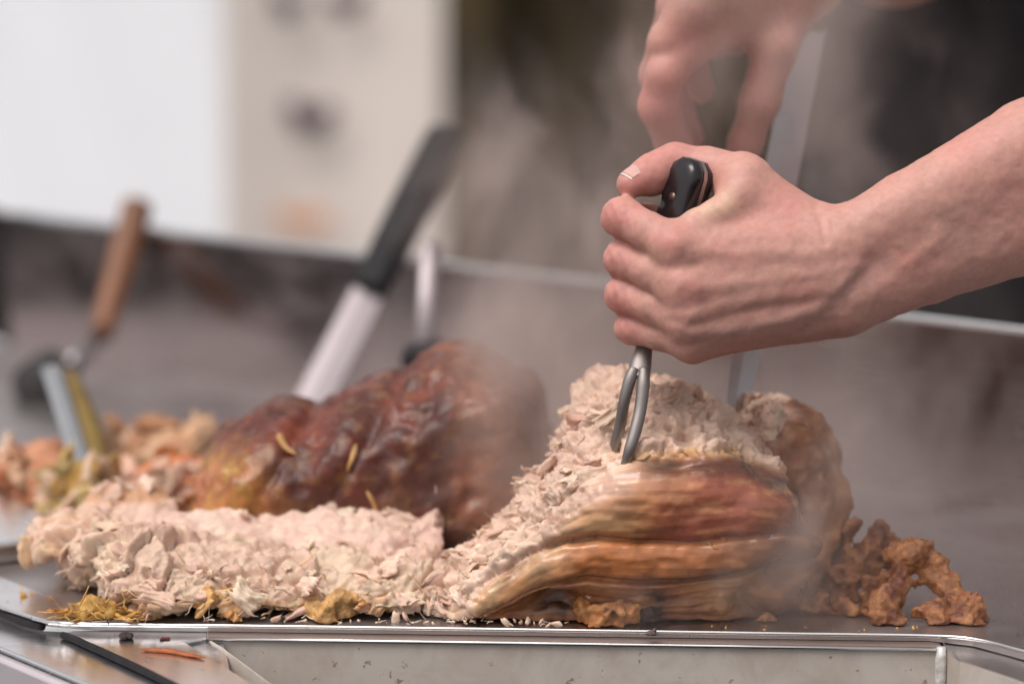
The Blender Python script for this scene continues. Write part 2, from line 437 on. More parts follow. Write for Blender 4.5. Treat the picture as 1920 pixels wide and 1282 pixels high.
# ------------------------------------------------------------------ setting: backdrop behind the stall
def sheet(name, x0, x1, z0, z1, y, fold, nx, nz, mat, thick=.002):
    xs = np.linspace(x0, x1, nx); zs = np.linspace(z0, z1, nz)
    X, Z = np.meshgrid(xs, zs, indexing='ij'); Y = y + fold(X, Z)
    V = np.concatenate([np.stack([X, Y, Z], -1).reshape(-1, 3), np.stack([X, Y + thick, Z], -1).reshape(-1, 3)])
    F = []; m = nx * nz
    for i in range(nx - 1):
        for j in range(nz - 1):
            a = i * nz + j; F.append([a, a + nz, a + nz + 1, a + 1]); F.append([m + a, m + a + 1, m + a + nz + 1, m + a + nz])
    for i in range(nx - 1):
        for j in (0, nz - 1):
            a = i * nz + j; F.append([a, a + nz, m + a + nz, m + a])
    for j in range(nz - 1):
        for i in (0, nx - 1):
            a = i * nz + j; F.append([a, a + 1, m + a + 1, m + a])
    return mesh_obj(name, V, F, mat)
def P_x(px, y): return P(px, 641, y)[0]
yT = 3.75
def tent_fold(X, Z):
    s = X * .85 + Z * .5
    return .70 * Z + .06 * np.sin(s * 7 + 2.2) + .015 * np.sin(s * 17 + X * 3)
tent = sheet('tent_side', P_x(-900, yT), P_x(470, yT), -.85, 2.6, yT, tent_fold, 90, 60, M_TENT)
tag(tent, 'bright white canvas side of the market tent hanging in soft folds', 'tent')
yB = 3.0
ban = empty('banner', tuple(P(630, 1000, yB)))
cl = sheet('cloth', P_x(425, yB), P_x(832, yB), -.75, 1.9, yB, lambda X, Z: .012 * np.sin(X * 16) + .006 * np.sin(Z * 5), 40, 40, M_BANNER)
attach(cl, ban)
def print_patch(name, c, rx, ry, mat, shape):
    cpx = np.array(shape) * [rx, ry] + c
    bm = bmesh.new()
    f = [bm.verts.new(tuple(P(a, b, yB - .022))) for a, b in cpx]; k = [bm.verts.new(tuple(P(a, b, yB - .020))) for a, b in cpx]
    bm.faces.new(f); bm.faces.new(k[::-1]); n = len(f)
    for i in range(n): bm.faces.new((f[i], k[i], k[(i + 1) % n], f[(i + 1) % n]))
    return bm_obj(name, bm, mat, ban, False)
heart = [(-1, -.3), (-.75, -.7), (-.35, -.55), (-.1, -.15), (.3, -.35), (.75, -.45), (1, -.1), (.8, .4), (.45, .9), (0, .75), (-.45, .95), (-.8, .35)]
print_patch('print_mark', (583, 214), 50, 44, M_INK, heart)
print_patch('print_mark', (540, 2), 30, 38, M_INK, heart)
print_patch('print_mark', (648, 0), 40, 36, M_INK, [(a * -1, b) for a, b in heart][::-1])
print_patch('orange_mark', (570, 408), 56, 20, M_ORANGE, heart)
tag(ban, 'cream hanging banner with plum marks and an orange mark', 'banner')
yD = 3.6
dk = sheet('dark_screen', P_x(800, yD), P_x(3000, yD), -.9, 2.2, yD,
           lambda X, Z: .03 * np.sin(X * 40) + .02 * np.sin(X * 13), 120, 8, M_DARK)
tag(dk, 'dark brown boarded screen behind the cook', 'screen')

# ------------------------------------------------------------------ setting: carving table
table = empty('carving_table', (0, 0, 0))
tag(table, 'stainless steel carving table with tray floor, tall back panel and front rim', 'table')
ZT = .105
wl_, wr_ = Pz(20, 400, ZT), Pz(1920, 615, ZT)
wd = (wr_ - wl_); wd /= np.linalg.norm(wd); wr2 = wr_ + wd * .45
wnrm = np.array([wd[1], -wd[0], 0])                 # towards the camera side
if wnrm[1] > 0: wnrm = -wnrm
# floor plate, a lattice between the front edge and the foot of the back panel
def pline(pts, n):
    pts = np.array(pts, float); d = np.r_[0, np.cumsum(np.linalg.norm(np.diff(pts, axis=0), axis=1))]
    t = np.linspace(0, d[-1], n); return np.stack([np.interp(t, d, pts[:, k]) for k in range(3)], 1)
fr_ = pline([Pz(-300, 1010, 0), Pz(60, 1160, 0), Pz(160, 1169, 0), Pz(1750, 1190, 0), Pz(1830, 1200, 0), Pz(2300, 1330, 0)], 40)
bk_ = pline([wl_ * [1, 1, 0] - wd * .35, wl_ * [1, 1, 0], wr2 * [1, 1, 0]], 40)
rows = 16
V = np.concatenate([fr_ * (1 - k / rows) + bk_ * (k / rows) for k in range(rows + 1)]); m = len(V)
V = np.concatenate([V, V - [0, 0, .003]])
F = []
for k in range(rows):
    for i in range(39):
        a = k * 40 + i; F.append([a, a + 1, a + 41, a + 40]); F.append([m + a, m + a + 40, m + a + 41, m + a + 1])
for i in range(39):
    F.append([i, m + i, m + i + 1, i + 1]); a = rows * 40 + i; F.append([a, a + 1, m + a + 1, m + a])
for k in range(rows):
    a = k * 40; F.append([a, a + 40, m + a + 40, m + a]); a += 39; F.append([a, m + a, m + a + 40, a + 40])
attach(mesh_obj('tray_floor', V, F, M_FLOOR, None, False), table)
# rolled front rim, a slim bright hem
rp = [Pz(60, 1158, .0008), Pz(100, 1166, .0008), Pz(160, 1170, .0008), Pz(500, 1174, .0008), Pz(1100, 1182, .0008), Pz(1500, 1188, .0008), Pz(1750, 1192, .0008), Pz(1840, 1200, .0008), Pz(1930, 1222, .0008), Pz(2200, 1290, .0008)]
V, F = tube(spline(rp, 60), [.0011] * 60, 10)
attach(mesh_obj('rim', V, F, M_RIM), table)
# back panel with folded hem
def panel(name, a, b, z0, z1, th, mat, par):
    bm = bmesh.new(); n = wnrm * th * .5
    c = [(a + n, z0), (b + n, z0), (b - n, z0), (a - n, z0)]
    lo = [bm.verts.new((p[0], p[1], z)) for p, z in c]; hi = [bm.verts.new((p[0], p[1], z1)) for p, z in c]
    bm.faces.new(lo[::-1]); bm.faces.new(hi)
    for i in range(4): bm.faces.new((lo[i], lo[(i + 1) % 4], hi[(i + 1) % 4], hi[i]))
    return bm_obj(name, bm, mat, par, False)
panel('back_panel', wl_, wr2, -.002, ZT - .002, .002, M_WALL, table)
V, F = tube(np.linspace(wl_ + [0, 0, -.001], wr2 + [0, 0, -.001], 30), [.0024] * 30, 10)
attach(mesh_obj('panel_hem', V, F, M_RIM), table)
# short return at the far left end of the panel
ret = wl_ + np.array([-.10, .20, 0])
bm = bmesh.new()
q = [wl_, ret]
for p in q: pass
o = slab('end_panel', [(wl_[0] - .002, wl_[1] + .003), (wl_[0], wl_[1] + .003), (ret[0] + .002, ret[1]), (ret[0], ret[1])], ZT - .001, ZT, M_WALL, table, bev=0)
# left bright divider bar further back, and near left flange
dv = [Pz(-260, 800, .012), Pz(150, 990, .012), Pz(420, 1105, .012)]
dw = dv[1] - dv[0]; dw /= np.linalg.norm(dw); dn = np.array([dw[1], -dw[0], 0]); dn = dn if dn[1] < 0 else -dn
a0, a1 = dv[0], Pz(165, 997, .012)
slab('divider_bar', [(p[0], p[1]) for p in (a0, a1, a1 + dn * .060, a0 + dn * .060)], .012, .0118, M_FLANGE, table, bev=.003, seg=3)
fl = [Pz(-300, 965, .0012), Pz(0, 1084, .0012), Pz(130, 1135, .0012), Pz(250, 1163, .0012), Pz(160, 1169, .0012), Pz(90, 1167, .0012), Pz(62, 1158, .0012), Pz(0, 1138, .0012), Pz(-300, 1015, .0012)]
slab('side_flange', [(p[0], p[1]) for p in fl], .0022, .002, M_FLANGE, table, bev=.0005)
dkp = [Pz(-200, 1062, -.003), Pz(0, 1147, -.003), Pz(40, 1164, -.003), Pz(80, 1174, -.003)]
V, F = tube(spline(dkp, 20), [.0022] * 20, 8); attach(mesh_obj('edge_shade_strip', V, F, M_RUBBER), table)  # dark tube added as the shade line along the flange edge
# lower ledge at the left, and its front drop
led = [Pz(-300, 1040, -.006), Pz(0, 1148, -.006), Pz(80, 1180, -.006), Pz(420, 1196, -.006), Pz(460, 1400, -.006), Pz(170, 1285, -.006), Pz(0, 1214, -.006), Pz(-300, 1090, -.006)]
slab('ledge', [(p[0], p[1]) for p in led], -.006, .05, M_FLANGE, table, bev=.0018, seg=3)
ap = [p + np.array([-.0025, -.0025, 0]) for p in (Pz(460, 1400, -.012), Pz(170, 1285, -.006), Pz(0, 1214, -.006), Pz(-300, 1090, -.006))]
slab('apron', [(p[0], p[1]) for p in ap] + [(p[0] + .01, p[1] + .012) for p in ap[::-1]], -.0105, .10, M_APRON, table, bev=.001)
# serving pan sunk into the front: flange sheet, far inner wall, corner bead, side wall
pan = empty('serving_pan', tuple(Pz(1060, 1215, -.006)))
tag(pan, 'stained steel serving pan sunk into the front of the carving table', 'pan')
pf = [Pz(118, 1187, -.0035), Pz(135, 1181, -.0035), Pz(200, 1180, -.0035), Pz(388, 1182, -.0035), Pz(388, 1193, -.0035), Pz(345, 1202, -.0035), Pz(520, 1310, -.0035), Pz(700, 1420, -.0035), Pz(560, 1420, -.0035), Pz(335, 1286, -.0035)]
slab('pan_flange', [(p[0], p[1]) for p in pf], -.0035, .0016, M_FLANGE, pan, bev=.0005)
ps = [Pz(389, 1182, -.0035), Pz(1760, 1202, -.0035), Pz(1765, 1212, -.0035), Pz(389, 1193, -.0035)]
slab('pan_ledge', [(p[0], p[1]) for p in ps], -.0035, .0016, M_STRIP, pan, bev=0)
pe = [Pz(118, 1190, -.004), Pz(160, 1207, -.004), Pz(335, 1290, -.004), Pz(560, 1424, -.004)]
V, F = tube(spline(pe, 24), [.0019] * 24, 8); attach(mesh_obj('pan_edge_shade', V, F, M_RUBBER), pan)  # dark tube stands in for the shadow beneath the sheet's edge
ww = [Pz(345, 1202, -.0045), Pz(392, 1197, -.0045), Pz(1000, 1205, -.0045), Pz(1755, 1216, -.0045), Pz(1775, 1217, -.0045), Pz(1800, 1240, -.0045), Pz(2300, 1420, -.0045)]
def upright(name, pts, z0, z1, th, mat, par):
    bm = bmesh.new(); f = []
    pts = [np.array(p) for p in pts]
    for i, p in enumerate(pts):
        f.append([bm.verts.new((p[0], p[1], z1)), bm.verts.new((p[0], p[1], z0)), bm.verts.new((p[0], p[1] + th, z1)), bm.verts.new((p[0], p[1] + th, z0))])
    for i in range(len(pts) - 1):
        a, b = f[i], f[i + 1]
        bm.faces.new((a[0], a[1], b[1], b[0])); bm.faces.new((a[2], b[2], b[3], a[3])); bm.faces.new((a[0], b[0], b[2], a[2])); bm.faces.new((a[1], a[3], b[3], b[1]))
    for a in (f[0], f[-1]): bm.faces.new((a[0], a[2], a[3], a[1]))
    return bm_obj(name, bm, mat, par, False)
upright('far_wall', ww[1:4], -.07, -.0042, .0014, M_PAN, pan)
upright('side_wall', ww[4:], -.07, -.0042, .0014, M_PAN, pan)
lw = [Pz(392, 1197, -.0045), Pz(420, 1215, -.0045), Pz(560, 1320, -.0045), Pz(740, 1440, -.0045)]
upright('near_side_wall', lw, -.07, -.0052, .0014, M_PAN, pan)
rl = [Pz(1768, 1203, -.004), Pz(1840, 1206, -.004), Pz(1930, 1228, -.004), Pz(2300, 1345, -.004), Pz(2300, 1412, -.004), Pz(1800, 1238, -.004), Pz(1775, 1216, -.004)]
slab('corner_flange', [(p[0], p[1]) for p in rl], -.0036, .0016, M_FLOOR, pan, bev=.0004)
bd = P(1765, 1216, float(ww[3][1]) - .001)
V, F = tube([bd + [0, 0, .001], bd + [0, 0, -.004], bd + [0, 0, -.03], bd + [0, 0, -.06]], [.0022, .0028, .0026, .0026], 12, up=(0, 1, 0))
attach(mesh_obj('corner_bead', V, F, plain('weld_bead', (.62, .59, .56), .4, .2, var=.3, nscale=300)), pan)
V, F = tube([ww[1] + [0, -.0009, 0], ww[1] * .5 + ww[2] * .5 + [0, -.0009, 0], ww[2] + [0, -.0009, 0], ww[2] * .5 + ww[3] * .5 + [0, -.0009, 0], ww[3] + [0, -.0009, 0]], [.0010] * 5, 8)
def wall_y(px): return float(np.interp(P(px, 1215, float(ww[2][1]))[0], [ww[1][0], ww[2][0], ww[3][0]], [ww[1][1], ww[2][1], ww[3][1]]))
attach(mesh_obj('wall_hem', V, F, M_RIM), pan)

# ------------------------------------------------------------------ person: forearms, hands, dark shirt
def W(px, py, dcm): return P(px, py, dcm * .01)
PXM = 1 / 3900.0
def chain(G, pts, k):
    f = None
    for (a, ra), (b, rb) in zip(pts[:-1], pts[1:]):
        d = rcone(G, a, b, ra, rb); f = d if f is None else smin(f, d, k)
    return f
def pt(px, py, d, r): return (W(px, py, d), r * PXM)

def left_hand():
    ax, G = grid((.025, -.035, .075), (.285, .100, .300), .00105)
    # metacarpal block
    meta = [(pt(1552, 462, 1.4, 60), pt(1268, 468, .45, 38)), (pt(1562, 500, 1.2, 60), pt(1280, 540, .15, 39)),
            (pt(1565, 545, 1.2, 58), pt(1288, 600, .25, 37)), (pt(1570, 575, 1.5, 52), pt(1300, 643, .75, 34))]
    palm = None
    for a, b in meta:
        d = rcone(G, a[0], b[0], a[1], b[1]); palm = d if palm is None else smin(palm, d, .011)
    for a, b in [(pt(1500, 500, 2.6, 62), pt(1372, 470, 2.5, 46)), (pt(1520, 580, 2.6, 52), pt(1370, 610, 3.0, 48)),
                 (pt(1500, 440, 2.2, 58), pt(1400, 380, 2.3, 50))]:
        palm = smin(palm, rcone(G, a[0], b[0], a[1], b[1]), .012)
    # thumb base to thumb
    thumb = chain(G, [pt(1500, 430, 2.2, 56), pt(1392, 334, 2.9, 43), pt(1350, 320, 3.6, 38)], .006)
    tdist = chain(G, [pt(1392, 334, 2.9, 42), pt(1330, 316, 3.9, 37), pt(1264, 308, 4.3, 37), pt(1222, 328, 3.8, 36), pt(1182, 345, 3.1, 27)], .006)
    # web of skin between thumb and index, wraps the handle on the near side
    web = chain(G, [pt(1262, 452, .7, 32), pt(1308, 418, 1.05, 24), pt(1350, 396, 1.2, 24), pt(1386, 366, 1.7, 26), pt(1400, 345, 2.4, 36)], .006)
    palm = smin(palm, web, .008)
    palm = smin(palm, thumb, .010)
    # forearm: two bones and muscle
    b1 = chain(G, [pt(1566, 462, 1.4, 60), pt(1700, 396, 1.7, 72), pt(1935, 282, 3.4, 97), pt(2180, 170, 8, 104)], .003)
    b2 = chain(G, [pt(1600, 565, 1.5, 56), pt(1740, 494, 2.0, 74), pt(1960, 400, 3.8, 104), pt(2200, 290, 8.5, 108)], .003)
    fa = smin(b1, b2, .020)
    palm = smin(palm, fa, .010)
    fingers = [
        [pt(1268, 468, .45, 38), pt(1214, 432, 1.3, 34), pt(1167, 408, 2.35, 37), pt(1186, 412, 4.0, 32), pt(1212, 414, 4.9, 31), pt(1290, 425, 4.6, 27)],
        [pt(1280, 540, .15, 39), pt(1222, 508, 1.2, 34), pt(1170, 486, 2.5, 36), pt(1190, 492, 4.3, 32), pt(1216, 496, 5.0, 31), pt(1300, 510, 4.6, 27)],
        [pt(1288, 600, .25, 37), pt(1228, 574, 1.3, 33), pt(1170, 553, 2.6, 35), pt(1190, 560, 4.4, 31), pt(1220, 565, 5.0, 30), pt(1300, 580, 4.6, 26)],
        [pt(1300, 643, .75, 34), pt(1240, 626, 1.6, 30), pt(1184, 614, 2.7, 31), pt(1200, 622, 4.3, 28), pt(1230, 628, 4.9, 27), pt(1295, 640, 4.5, 24)]]
    fs = None
    for f in fingers:
        d = chain(G, f, .004); fs = d if fs is None else smin(fs, d, .0016)
    F = smin(palm, fs, .0065)
    F = smin(F, tdist, .0022)
    F[-1] = F[-1]
    F[0] = 1; F[:, 0] = F[:, -1] = 1; F[:, :, 0] = F[:, :, -1] = 1; F[-1] = 1
    V, Q = surface_nets(F, ax)
    V = relax(V, Q, 3, .5)
    N = vnormals(V, Q); px, py = proj(V)
    face = sstep(-.1, .5, -N[:, 1])
    d = np.zeros(len(V))
    def line(pts, wpx, amp):
        pts = np.array(pts, float); m = np.full(len(V), 1e9)
        for a, b in zip(pts[:-1], pts[1:]):
            e = b - a; t = np.clip(((px - a[0]) * e[0] + (py - a[1]) * e[1]) / (e @ e), 0, 1)
            m = np.minimum(m, (px - a[0] - t * e[0]) ** 2 + (py - a[1] - t * e[1]) ** 2)
        return amp * np.exp(-m / wpx ** 2) * face
    # tendons and veins on the back of the hand
    d += line([(1300, 585), (1370, 568), (1440, 553), (1540, 540)], 14, .0007)
    d += line([(1262, 600), (1300, 610), (1361, 596), (1423, 580), (1489, 571), (1560, 560)], 10, -.0006)
    d += line([(1300, 628), (1370, 622), (1450, 606), (1530, 580), (1570, 545), (1610, 500)], 12, .0007)
    d += line([(1314, 661), (1392, 651), (1470, 634), (1540, 606)], 9, -.0005)
    d += line([(1300, 470), (1400, 472), (1520, 480)], 15, .0006)
    d += line([(1310, 540), (1400, 530), (1530, 515)], 14, .0007)
    d += line([(1560, 590), (1600, 540), (1640, 495)], 20, -.0009)
    d += line([(1620, 560), (1690, 500), (1760, 455)], 20, .0010)
    # wrist creases
    d += line([(1530, 388), (1542, 420), (1548, 455)], 8, -.0007)
    d += line([(1556, 400), (1564, 440), (1572, 490)], 6, -.0003)
    # knuckle wrinkles and bumps
    for a, b in ((1262, 452), (1282, 528), (1290, 592)):
        d += .0009 * np.exp(-(((px - a) / 30) ** 2 + ((py - b) / 22) ** 2)) * face
    for a, b in ((1150, 408), (1152, 486), (1153, 553), (1168, 614)):
        q = np.exp(-(((px - a) / 30) ** 2 + ((py - b) / 34) ** 2))
        d += q * .00022 * np.sin((px * .93 - py * .35) / 2.6)
    d += .00028 * fbm(V[:, 0] * 160, V[:, 1] * 160, V[:, 2] * 160, 3, 3)
    V = V + N * d[:, None]
    # skin tone
    c = np.tile(np.array([.55, .285, .232]), (len(V), 1))
    n1 = fbm(V[:, 0] * 60, V[:, 1] * 60, V[:, 2] * 60, 4, 5); n2 = fbm(V[:, 0] * 200, V[:, 1] * 200, V[:, 2] * 200, 3, 9)
    c = c * (1 + .06 * n1 + .05 * n2)[:, None]
    red = np.zeros(len(V))
    for a, b, r, s in ((1150, 400, 40, .7), (1150, 490, 38, .45), (1152, 556, 36, .55), (1172, 616, 34, .45), (1254, 452, 34, .5), (1262, 285, 50, .5), (1200, 330, 50, .5), (1290, 545, 40, .25), (1430, 410, 60, .3), (1900, 300, 120, .15)):
        red += s * np.exp(-(((px - a) / r) ** 2 + ((py - b) / r) ** 2))
    red += .28 * np.clip(n1, 0, 1) + .15 * np.clip(n2, 0, 1)
    c = mix(c, np.array([.54, .19, .168]), np.clip(red, 0, .85))
    pale = .8 * np.exp(-(((py - (392 - .0022 * (px - 1300) * (px - 1300) / 4)) / 15) ** 2)) * np.exp(-((px - 1330) / 48) ** 2) + .6 * np.exp(-(((px - 1362) / 18) ** 2 + ((py - 368) / 22) ** 2))
    pale += .35 * np.exp(-(((px - 1225) / 30) ** 2 + ((py - 478) / 14) ** 2)) + .3 * np.exp(-(((px - 1180) / 40) ** 2 + ((py - 372) / 10) ** 2))
    c = mix(c, np.array([.68, .45, .31]), np.clip(pale * .75, 0, .6))
    vein = line([(1300, 628), (1370, 622), (1450, 606), (1530, 580), (1570, 545), (1610, 500)], 9, .22) + line([(1560, 590), (1610, 535), (1660, 490)], 14, .18)
    c = mix(c, np.array([.42, .27, .25]), vein)
    return V, Q, c

def right_hand():
    ax, G = grid((.03, .055, .10), (.42, .62, .56), .0035)
    def w(px, py, y): return P(px, py, y)
    ax2, G2 = grid((.035, .07, .165), (.225, .255, .345), .0016)
    k = 1 / 3600.0
    def p2(px, py, y, r): return (P(px, py, y), r * k)
    def build(G):
        palm = None
        for a, b in [(p2(1520, -40, .165, 66), p2(1292, 82, .118, 40)), (p2(1515, -70, .160, 66), p2(1300, 15, .112, 41)), (p2(1510, -110, .165, 62), p2(1315, -50, .112, 39)), (p2(1505, -140, .175, 56), p2(1335, -105, .120, 36)),
                     (p2(1500, -20, .175, 60), p2(1400, 20, .160, 56)), (p2(1490, -90, .180, 58), p2(1390, -60, .165, 50)), (p2(1400, 0, .165, 58), p2(1380, 60, .172, 46))]:
            d = rcone(G, a[0], b[0], a[1], b[1]); palm = d if palm is None else smin(palm, d, .012)
        th = chain(G, [p2(1490, -10, .165, 52), p2(1452, 90, .138, 42), p2(1425, 190, .138, 36), p2(1398, 268, .146, 31), p2(1382, 330, .155, 24)], .006)
        palm = smin(palm, th, .010)
        arm = smin(rcone(G, P(1520, -90, .168), np.array([.225, .335, .335]), 80 * k, .041), rcone(G, np.array([.225, .335, .335]), np.array([.215, .50, .47]), .041, .050), .03)
        palm = smin(palm, arm, .012)
        fs = None
        for f in [[p2(1292, 82, .118, 40), p2(1248, 142, .112, 36), p2(1236, 200, .118, 38), p2(1262, 268, .132, 33), p2(1288, 312, .140, 30), p2(1312, 345, .150, 24)],
                  [p2(1300, 15, .112, 41), p2(1252, 80, .116, 36), p2(1238, 142, .130, 38), p2(1272, 215, .150, 32), p2(1294, 260, .160, 28)],
                  [p2(1315, -50, .112, 39), p2(1268, 10, .122, 35), p2(1256, 70, .140, 36), p2(1295, 130, .165, 31), p2(1315, 170, .176, 27)],
                  [p2(1335, -105, .120, 36), p2(1290, -60, .130, 31), p2(1280, 0, .148, 32), p2(1320, 60, .172, 28), p2(1340, 90, .182, 25)]]:
            d = chain(G, f, .004); fs = d if fs is None else smin(fs, d, .002)
        return smin(palm, fs, .007)
    F = build(G2)
    for s in ((0, slice(None), slice(None)), (-1, slice(None), slice(None))): F[s] = 1
    F[:, 0] = 1; F[:, -1] = 1; F[:, :, 0] = 1; F[:, :, -1] = 1
    V, Q = surface_nets(F, ax2); V = relax(V, Q, 3)
    # arm beyond the hand, on a coarser grid, overlapping inside the same skin
    Fa = smin(rcone(G, P(1520, -90, .168), np.array([.225, .335, .335]), 80 * k, .041), rcone(G, np.array([.225, .335, .335]), np.array([.215, .50, .47]), .041, .050), .03)
    Fa[0] = Fa[-1] = 1; Fa[:, 0] = Fa[:, -1] = 1; Fa[:, :, 0] = Fa[:, :, -1] = 1
    V2, Q2 = surface_nets(Fa, ax); V2 = relax(V2, Q2, 2)
    Q = np.concatenate([Q, Q2 + len(V)]); V = np.concatenate([V, V2])
    N = vnormals(V, Q); px, py = proj(V)
    n1 = fbm(V[:, 0] * 60, V[:, 1] * 60, V[:, 2] * 60, 3, 5)
    c = np.tile(np.array([.53, .275, .228]), (len(V), 1)) * (1 + .05 * n1)[:, None]
    red = .2 * np.clip(n1, 0, 1)
    for a, b, r, s in ((1225, 195, 60, .7), (1290, 90, 60, .35), (1270, 270, 60, .4), (1320, 150, 60, .3)):
        red = red + s * np.exp(-(((px - a) / r) ** 2 + ((py - b) / r) ** 2))
    c = mix(c, np.array([.60, .22, .19]), np.clip(red, 0, .8))
    return V, Q, c

person = empty('person', (.33, .52, -.9))
tag(person, 'cook in a dark shirt holding the meat with a fork and carving with a knife', 'person')
V, Q, c = left_hand()
V2, Q2, c2 = right_hand()
# left upper arm under the sleeve
ax, G = grid((.20, -.02, .10), (.60, .56, .60), .006)
Fu = smin(rcone(G, W(2075, 290, 6.2), np.array([.40, .20, .27]), 98 * PXM, .040), rcone(G, np.array([.40, .20, .27]), np.array([.50, .43, .43]), .040, .052), .03)
Fu[0] = Fu[-1] = 1; Fu[:, 0] = Fu[:, -1] = 1; Fu[:, :, 0] = Fu[:, :, -1] = 1
V3, Q3 = surface_nets(Fu, ax); V3 = relax(V3, Q3, 2)
c3 = np.tile(np.array([.55, .285, .232]), (len(V3), 1))
QQ = np.concatenate([Q, Q2 + len(V), Q3 + len(V) + len(V2)])
body = mesh_obj('body', np.concatenate([V, V2, V3]), QQ, M_SKIN, None, True, np.concatenate([c, c2, c3]))
attach(body, person)
# thumb nail: a curved plate with its pale free edge
def nail(c, ax_u, ax_v, nrm, L, Wd, mat, u0, u1, name):
    ax_u, ax_v, nrm = [np.array(x) / np.linalg.norm(x) for x in (ax_u, ax_v, nrm)]
    nu, nv = 8, 9; T = []; 
    for i in range(nu):
        u = u0 + (u1 - u0) * i / (nu - 1)
        for j in range(nv):
            v = -1 + 2 * j / (nv - 1)
            wv = v * Wd * (1 - .18 * max(0, u) ** 2) 
            T.append(np.array(c) + ax_u * (u * L - .12 * L * v * v) + ax_v * wv - nrm * (.42 * Wd * v * v + .06 * L * u * u))
    T = np.array(T); B = T - nrm * .0005
    V = np.concatenate([T, B]); m = nu * nv; F = []
    for i in range(nu - 1):
        for j in range(nv - 1):
            a = i * nv + j; F.append([a, a + nv, a + nv + 1, a + 1]); F.append([m + a, m + a + 1, m + a + nv + 1, m + a + nv])
    for i in range(nu - 1):
        for j in (0, nv - 1): a = i * nv + j; F.append([a, a + nv, m + a + nv, m + a])
    for j in range(nv - 1):
        for i in (0, nu - 1): a = i * nv + j; F.append([a, a + 1, m + a + 1, m + a])
    o = mesh_obj(name, V, F, mat); o.parent = body; return o
tip, ipj = W(1182, 345, 3.1), W(1222, 328, 3.8)
tu = tip - ipj; tu = tu / np.linalg.norm(tu)
tn = np.array([-.42, -.42, .80]); tn = tn - tu * (tn @ tu); tn /= np.linalg.norm(tn)
tv = np.cross(tu, tn)
nc = tip - tu * .0015 + tn * .0078
tu2 = tu - tn * .20; tn2 = tn + tu * .20
tu, tn = tu2, tn2
nail(nc, tu, tv, tn, .0075, .0052, M_NAIL, -.75, .62, 'thumb_nail')
nail(nc - tn * .0001, tu, tv, tn, .0075, .0053, M_NAILTIP, .60, .72, 'nail_edge')

# shirt
def shirt():
    ax, G = grid((.06, .26, -.35), (.72, .84, .66), .009)
    t = ellip(G, (.37, .60, .08), (.165, .115, .42))
    t = smin(t, ellip(G, (.36, .56, .36), (.20, .125, .20)), .08)
    t = smin(t, rcone(G, (.20, .52, .47), (.51, .46, .46), .07, .07), .06)
    t = smin(t, rcone(G, (.215, .51, .475), (.225, .40, .385), .066, .062), .03)
    t = smin(t, rcone(G, (.50, .45, .45), (.44, .30, .335), .068, .064), .03)
    t = t + .006 * vnoise(G[0] * 14, G[1] * 14, G[2] * 9).astype(np.float32) + .004 * np.sin(G[0] * 60 + 12 * G[2]).astype(np.float32) * .6
    t[0] = t[-1] = 1; t[:, 0] = t[:, -1] = 1; t[:, :, 0] = t[:, :, -1] = 1
    V, Q = surface_nets(t, ax); return relax(V, Q, 2), Q
V, Q = shirt(); attach(mesh_obj('shirt', V, Q, M_SHIRT), person)

# ------------------------------------------------------------------ carving fork in the near fist
fork = empty('carving_fork', tuple(W(1165, 860, .6)))
tag(fork, 'two pronged carving fork with black riveted handle gripped in the near fist', 'fork')
hb, ht = W(1212, 628, 2.95), W(1304, 300, 2.9)
hz = (ht - hb) / np.linalg.norm(ht - hb)
hx = np.array([.80, .60, 0.0]); hx = hx - hz * (hx @ hz); hx /= np.linalg.norm(hx)     # across the tang sandwich
hy = np.cross(hz, hx)
HL = float(np.linalg.norm(ht - hb))
def handle_part(name, x0, x1, mat, grow=0.0, side=0):
    bm = bmesh.new(); rings = []
    ns = 22
    for i in range(ns + 1):
        s = i / ns
        top = max(0, (s - .90) / .10)
        wy = (.0098 + .0022 * s + .0010 * math.sin(s * 5)) * math.sqrt(max(.0, 1 - top * top * .82)) + grow
        sh = math.sqrt(max(.0, 1 - top * top * .55))
        z = hb + hz * HL * s
        ring = []
        # rounded rectangle section between x0 and x1
        for kx, ky in ((0, -1), (.25, -1), (.7, -.93), (.93, -.7), (1, -.3), (1, .3), (.93, .7), (.7, .93), (.25, 1), (0, 1)):
            if side == 0: xx = x0 + (x1 - x0) * kx; yy = wy * (1 if ky > 0 else -1) * (abs(ky) if False else 1) * abs(np.sign(ky))
            else: xx = (x0 + (x1 - x0) * kx * sh); yy = wy * ky
            ring.append(bm.verts.new(tuple(z + hx * xx + hy * yy)))
        rings.append(ring)
    n = len(rings[0])
    for i in range(ns):
        for k in range(n):
            bm.faces.new((rings[i][k], rings[i][(k + 1) % n], rings[i + 1][(k + 1) % n], rings[i + 1][k]))
    bm.faces.new(rings[0][::-1]); bm.faces.new(rings[-1])
    return bm_obj(name, bm, mat, fork)
def tang():
    bm = bmesh.new(); rings = []; ns = 22
    for i in range(ns + 1):
        s = i / ns; top = max(0, (s - .90) / .10)
        wy = (.0098 + .0022 * s + .0010 * math.sin(s * 5)) * math.sqrt(max(.0, 1 - top * top * .82)) + .0002
        z = hb + hz * (HL * s + .0003)
        rings.append([bm.verts.new(tuple(z + hx * a + hy * b)) for a, b in ((-.0011, -wy), (.0011, -wy), (.0011, wy), (-.0011, wy))])
    for i in range(ns):
        for k in range(4): bm.faces.new((rings[i][k], rings[i][(k + 1) % 4], rings[i + 1][(k + 1) % 4], rings[i + 1][k]))
    bm.faces.new(rings[0][::-1]); bm.faces.new(rings[-1])
    return bm_obj('tang', bm, M_BLADE, fork, False)
handle_part('handle_scale', .0011, .0078, M_BLACK, 0, 1)
handle_part('handle_scale', -.0011, -.0082, M_BLACK, 0, 1)
tang()
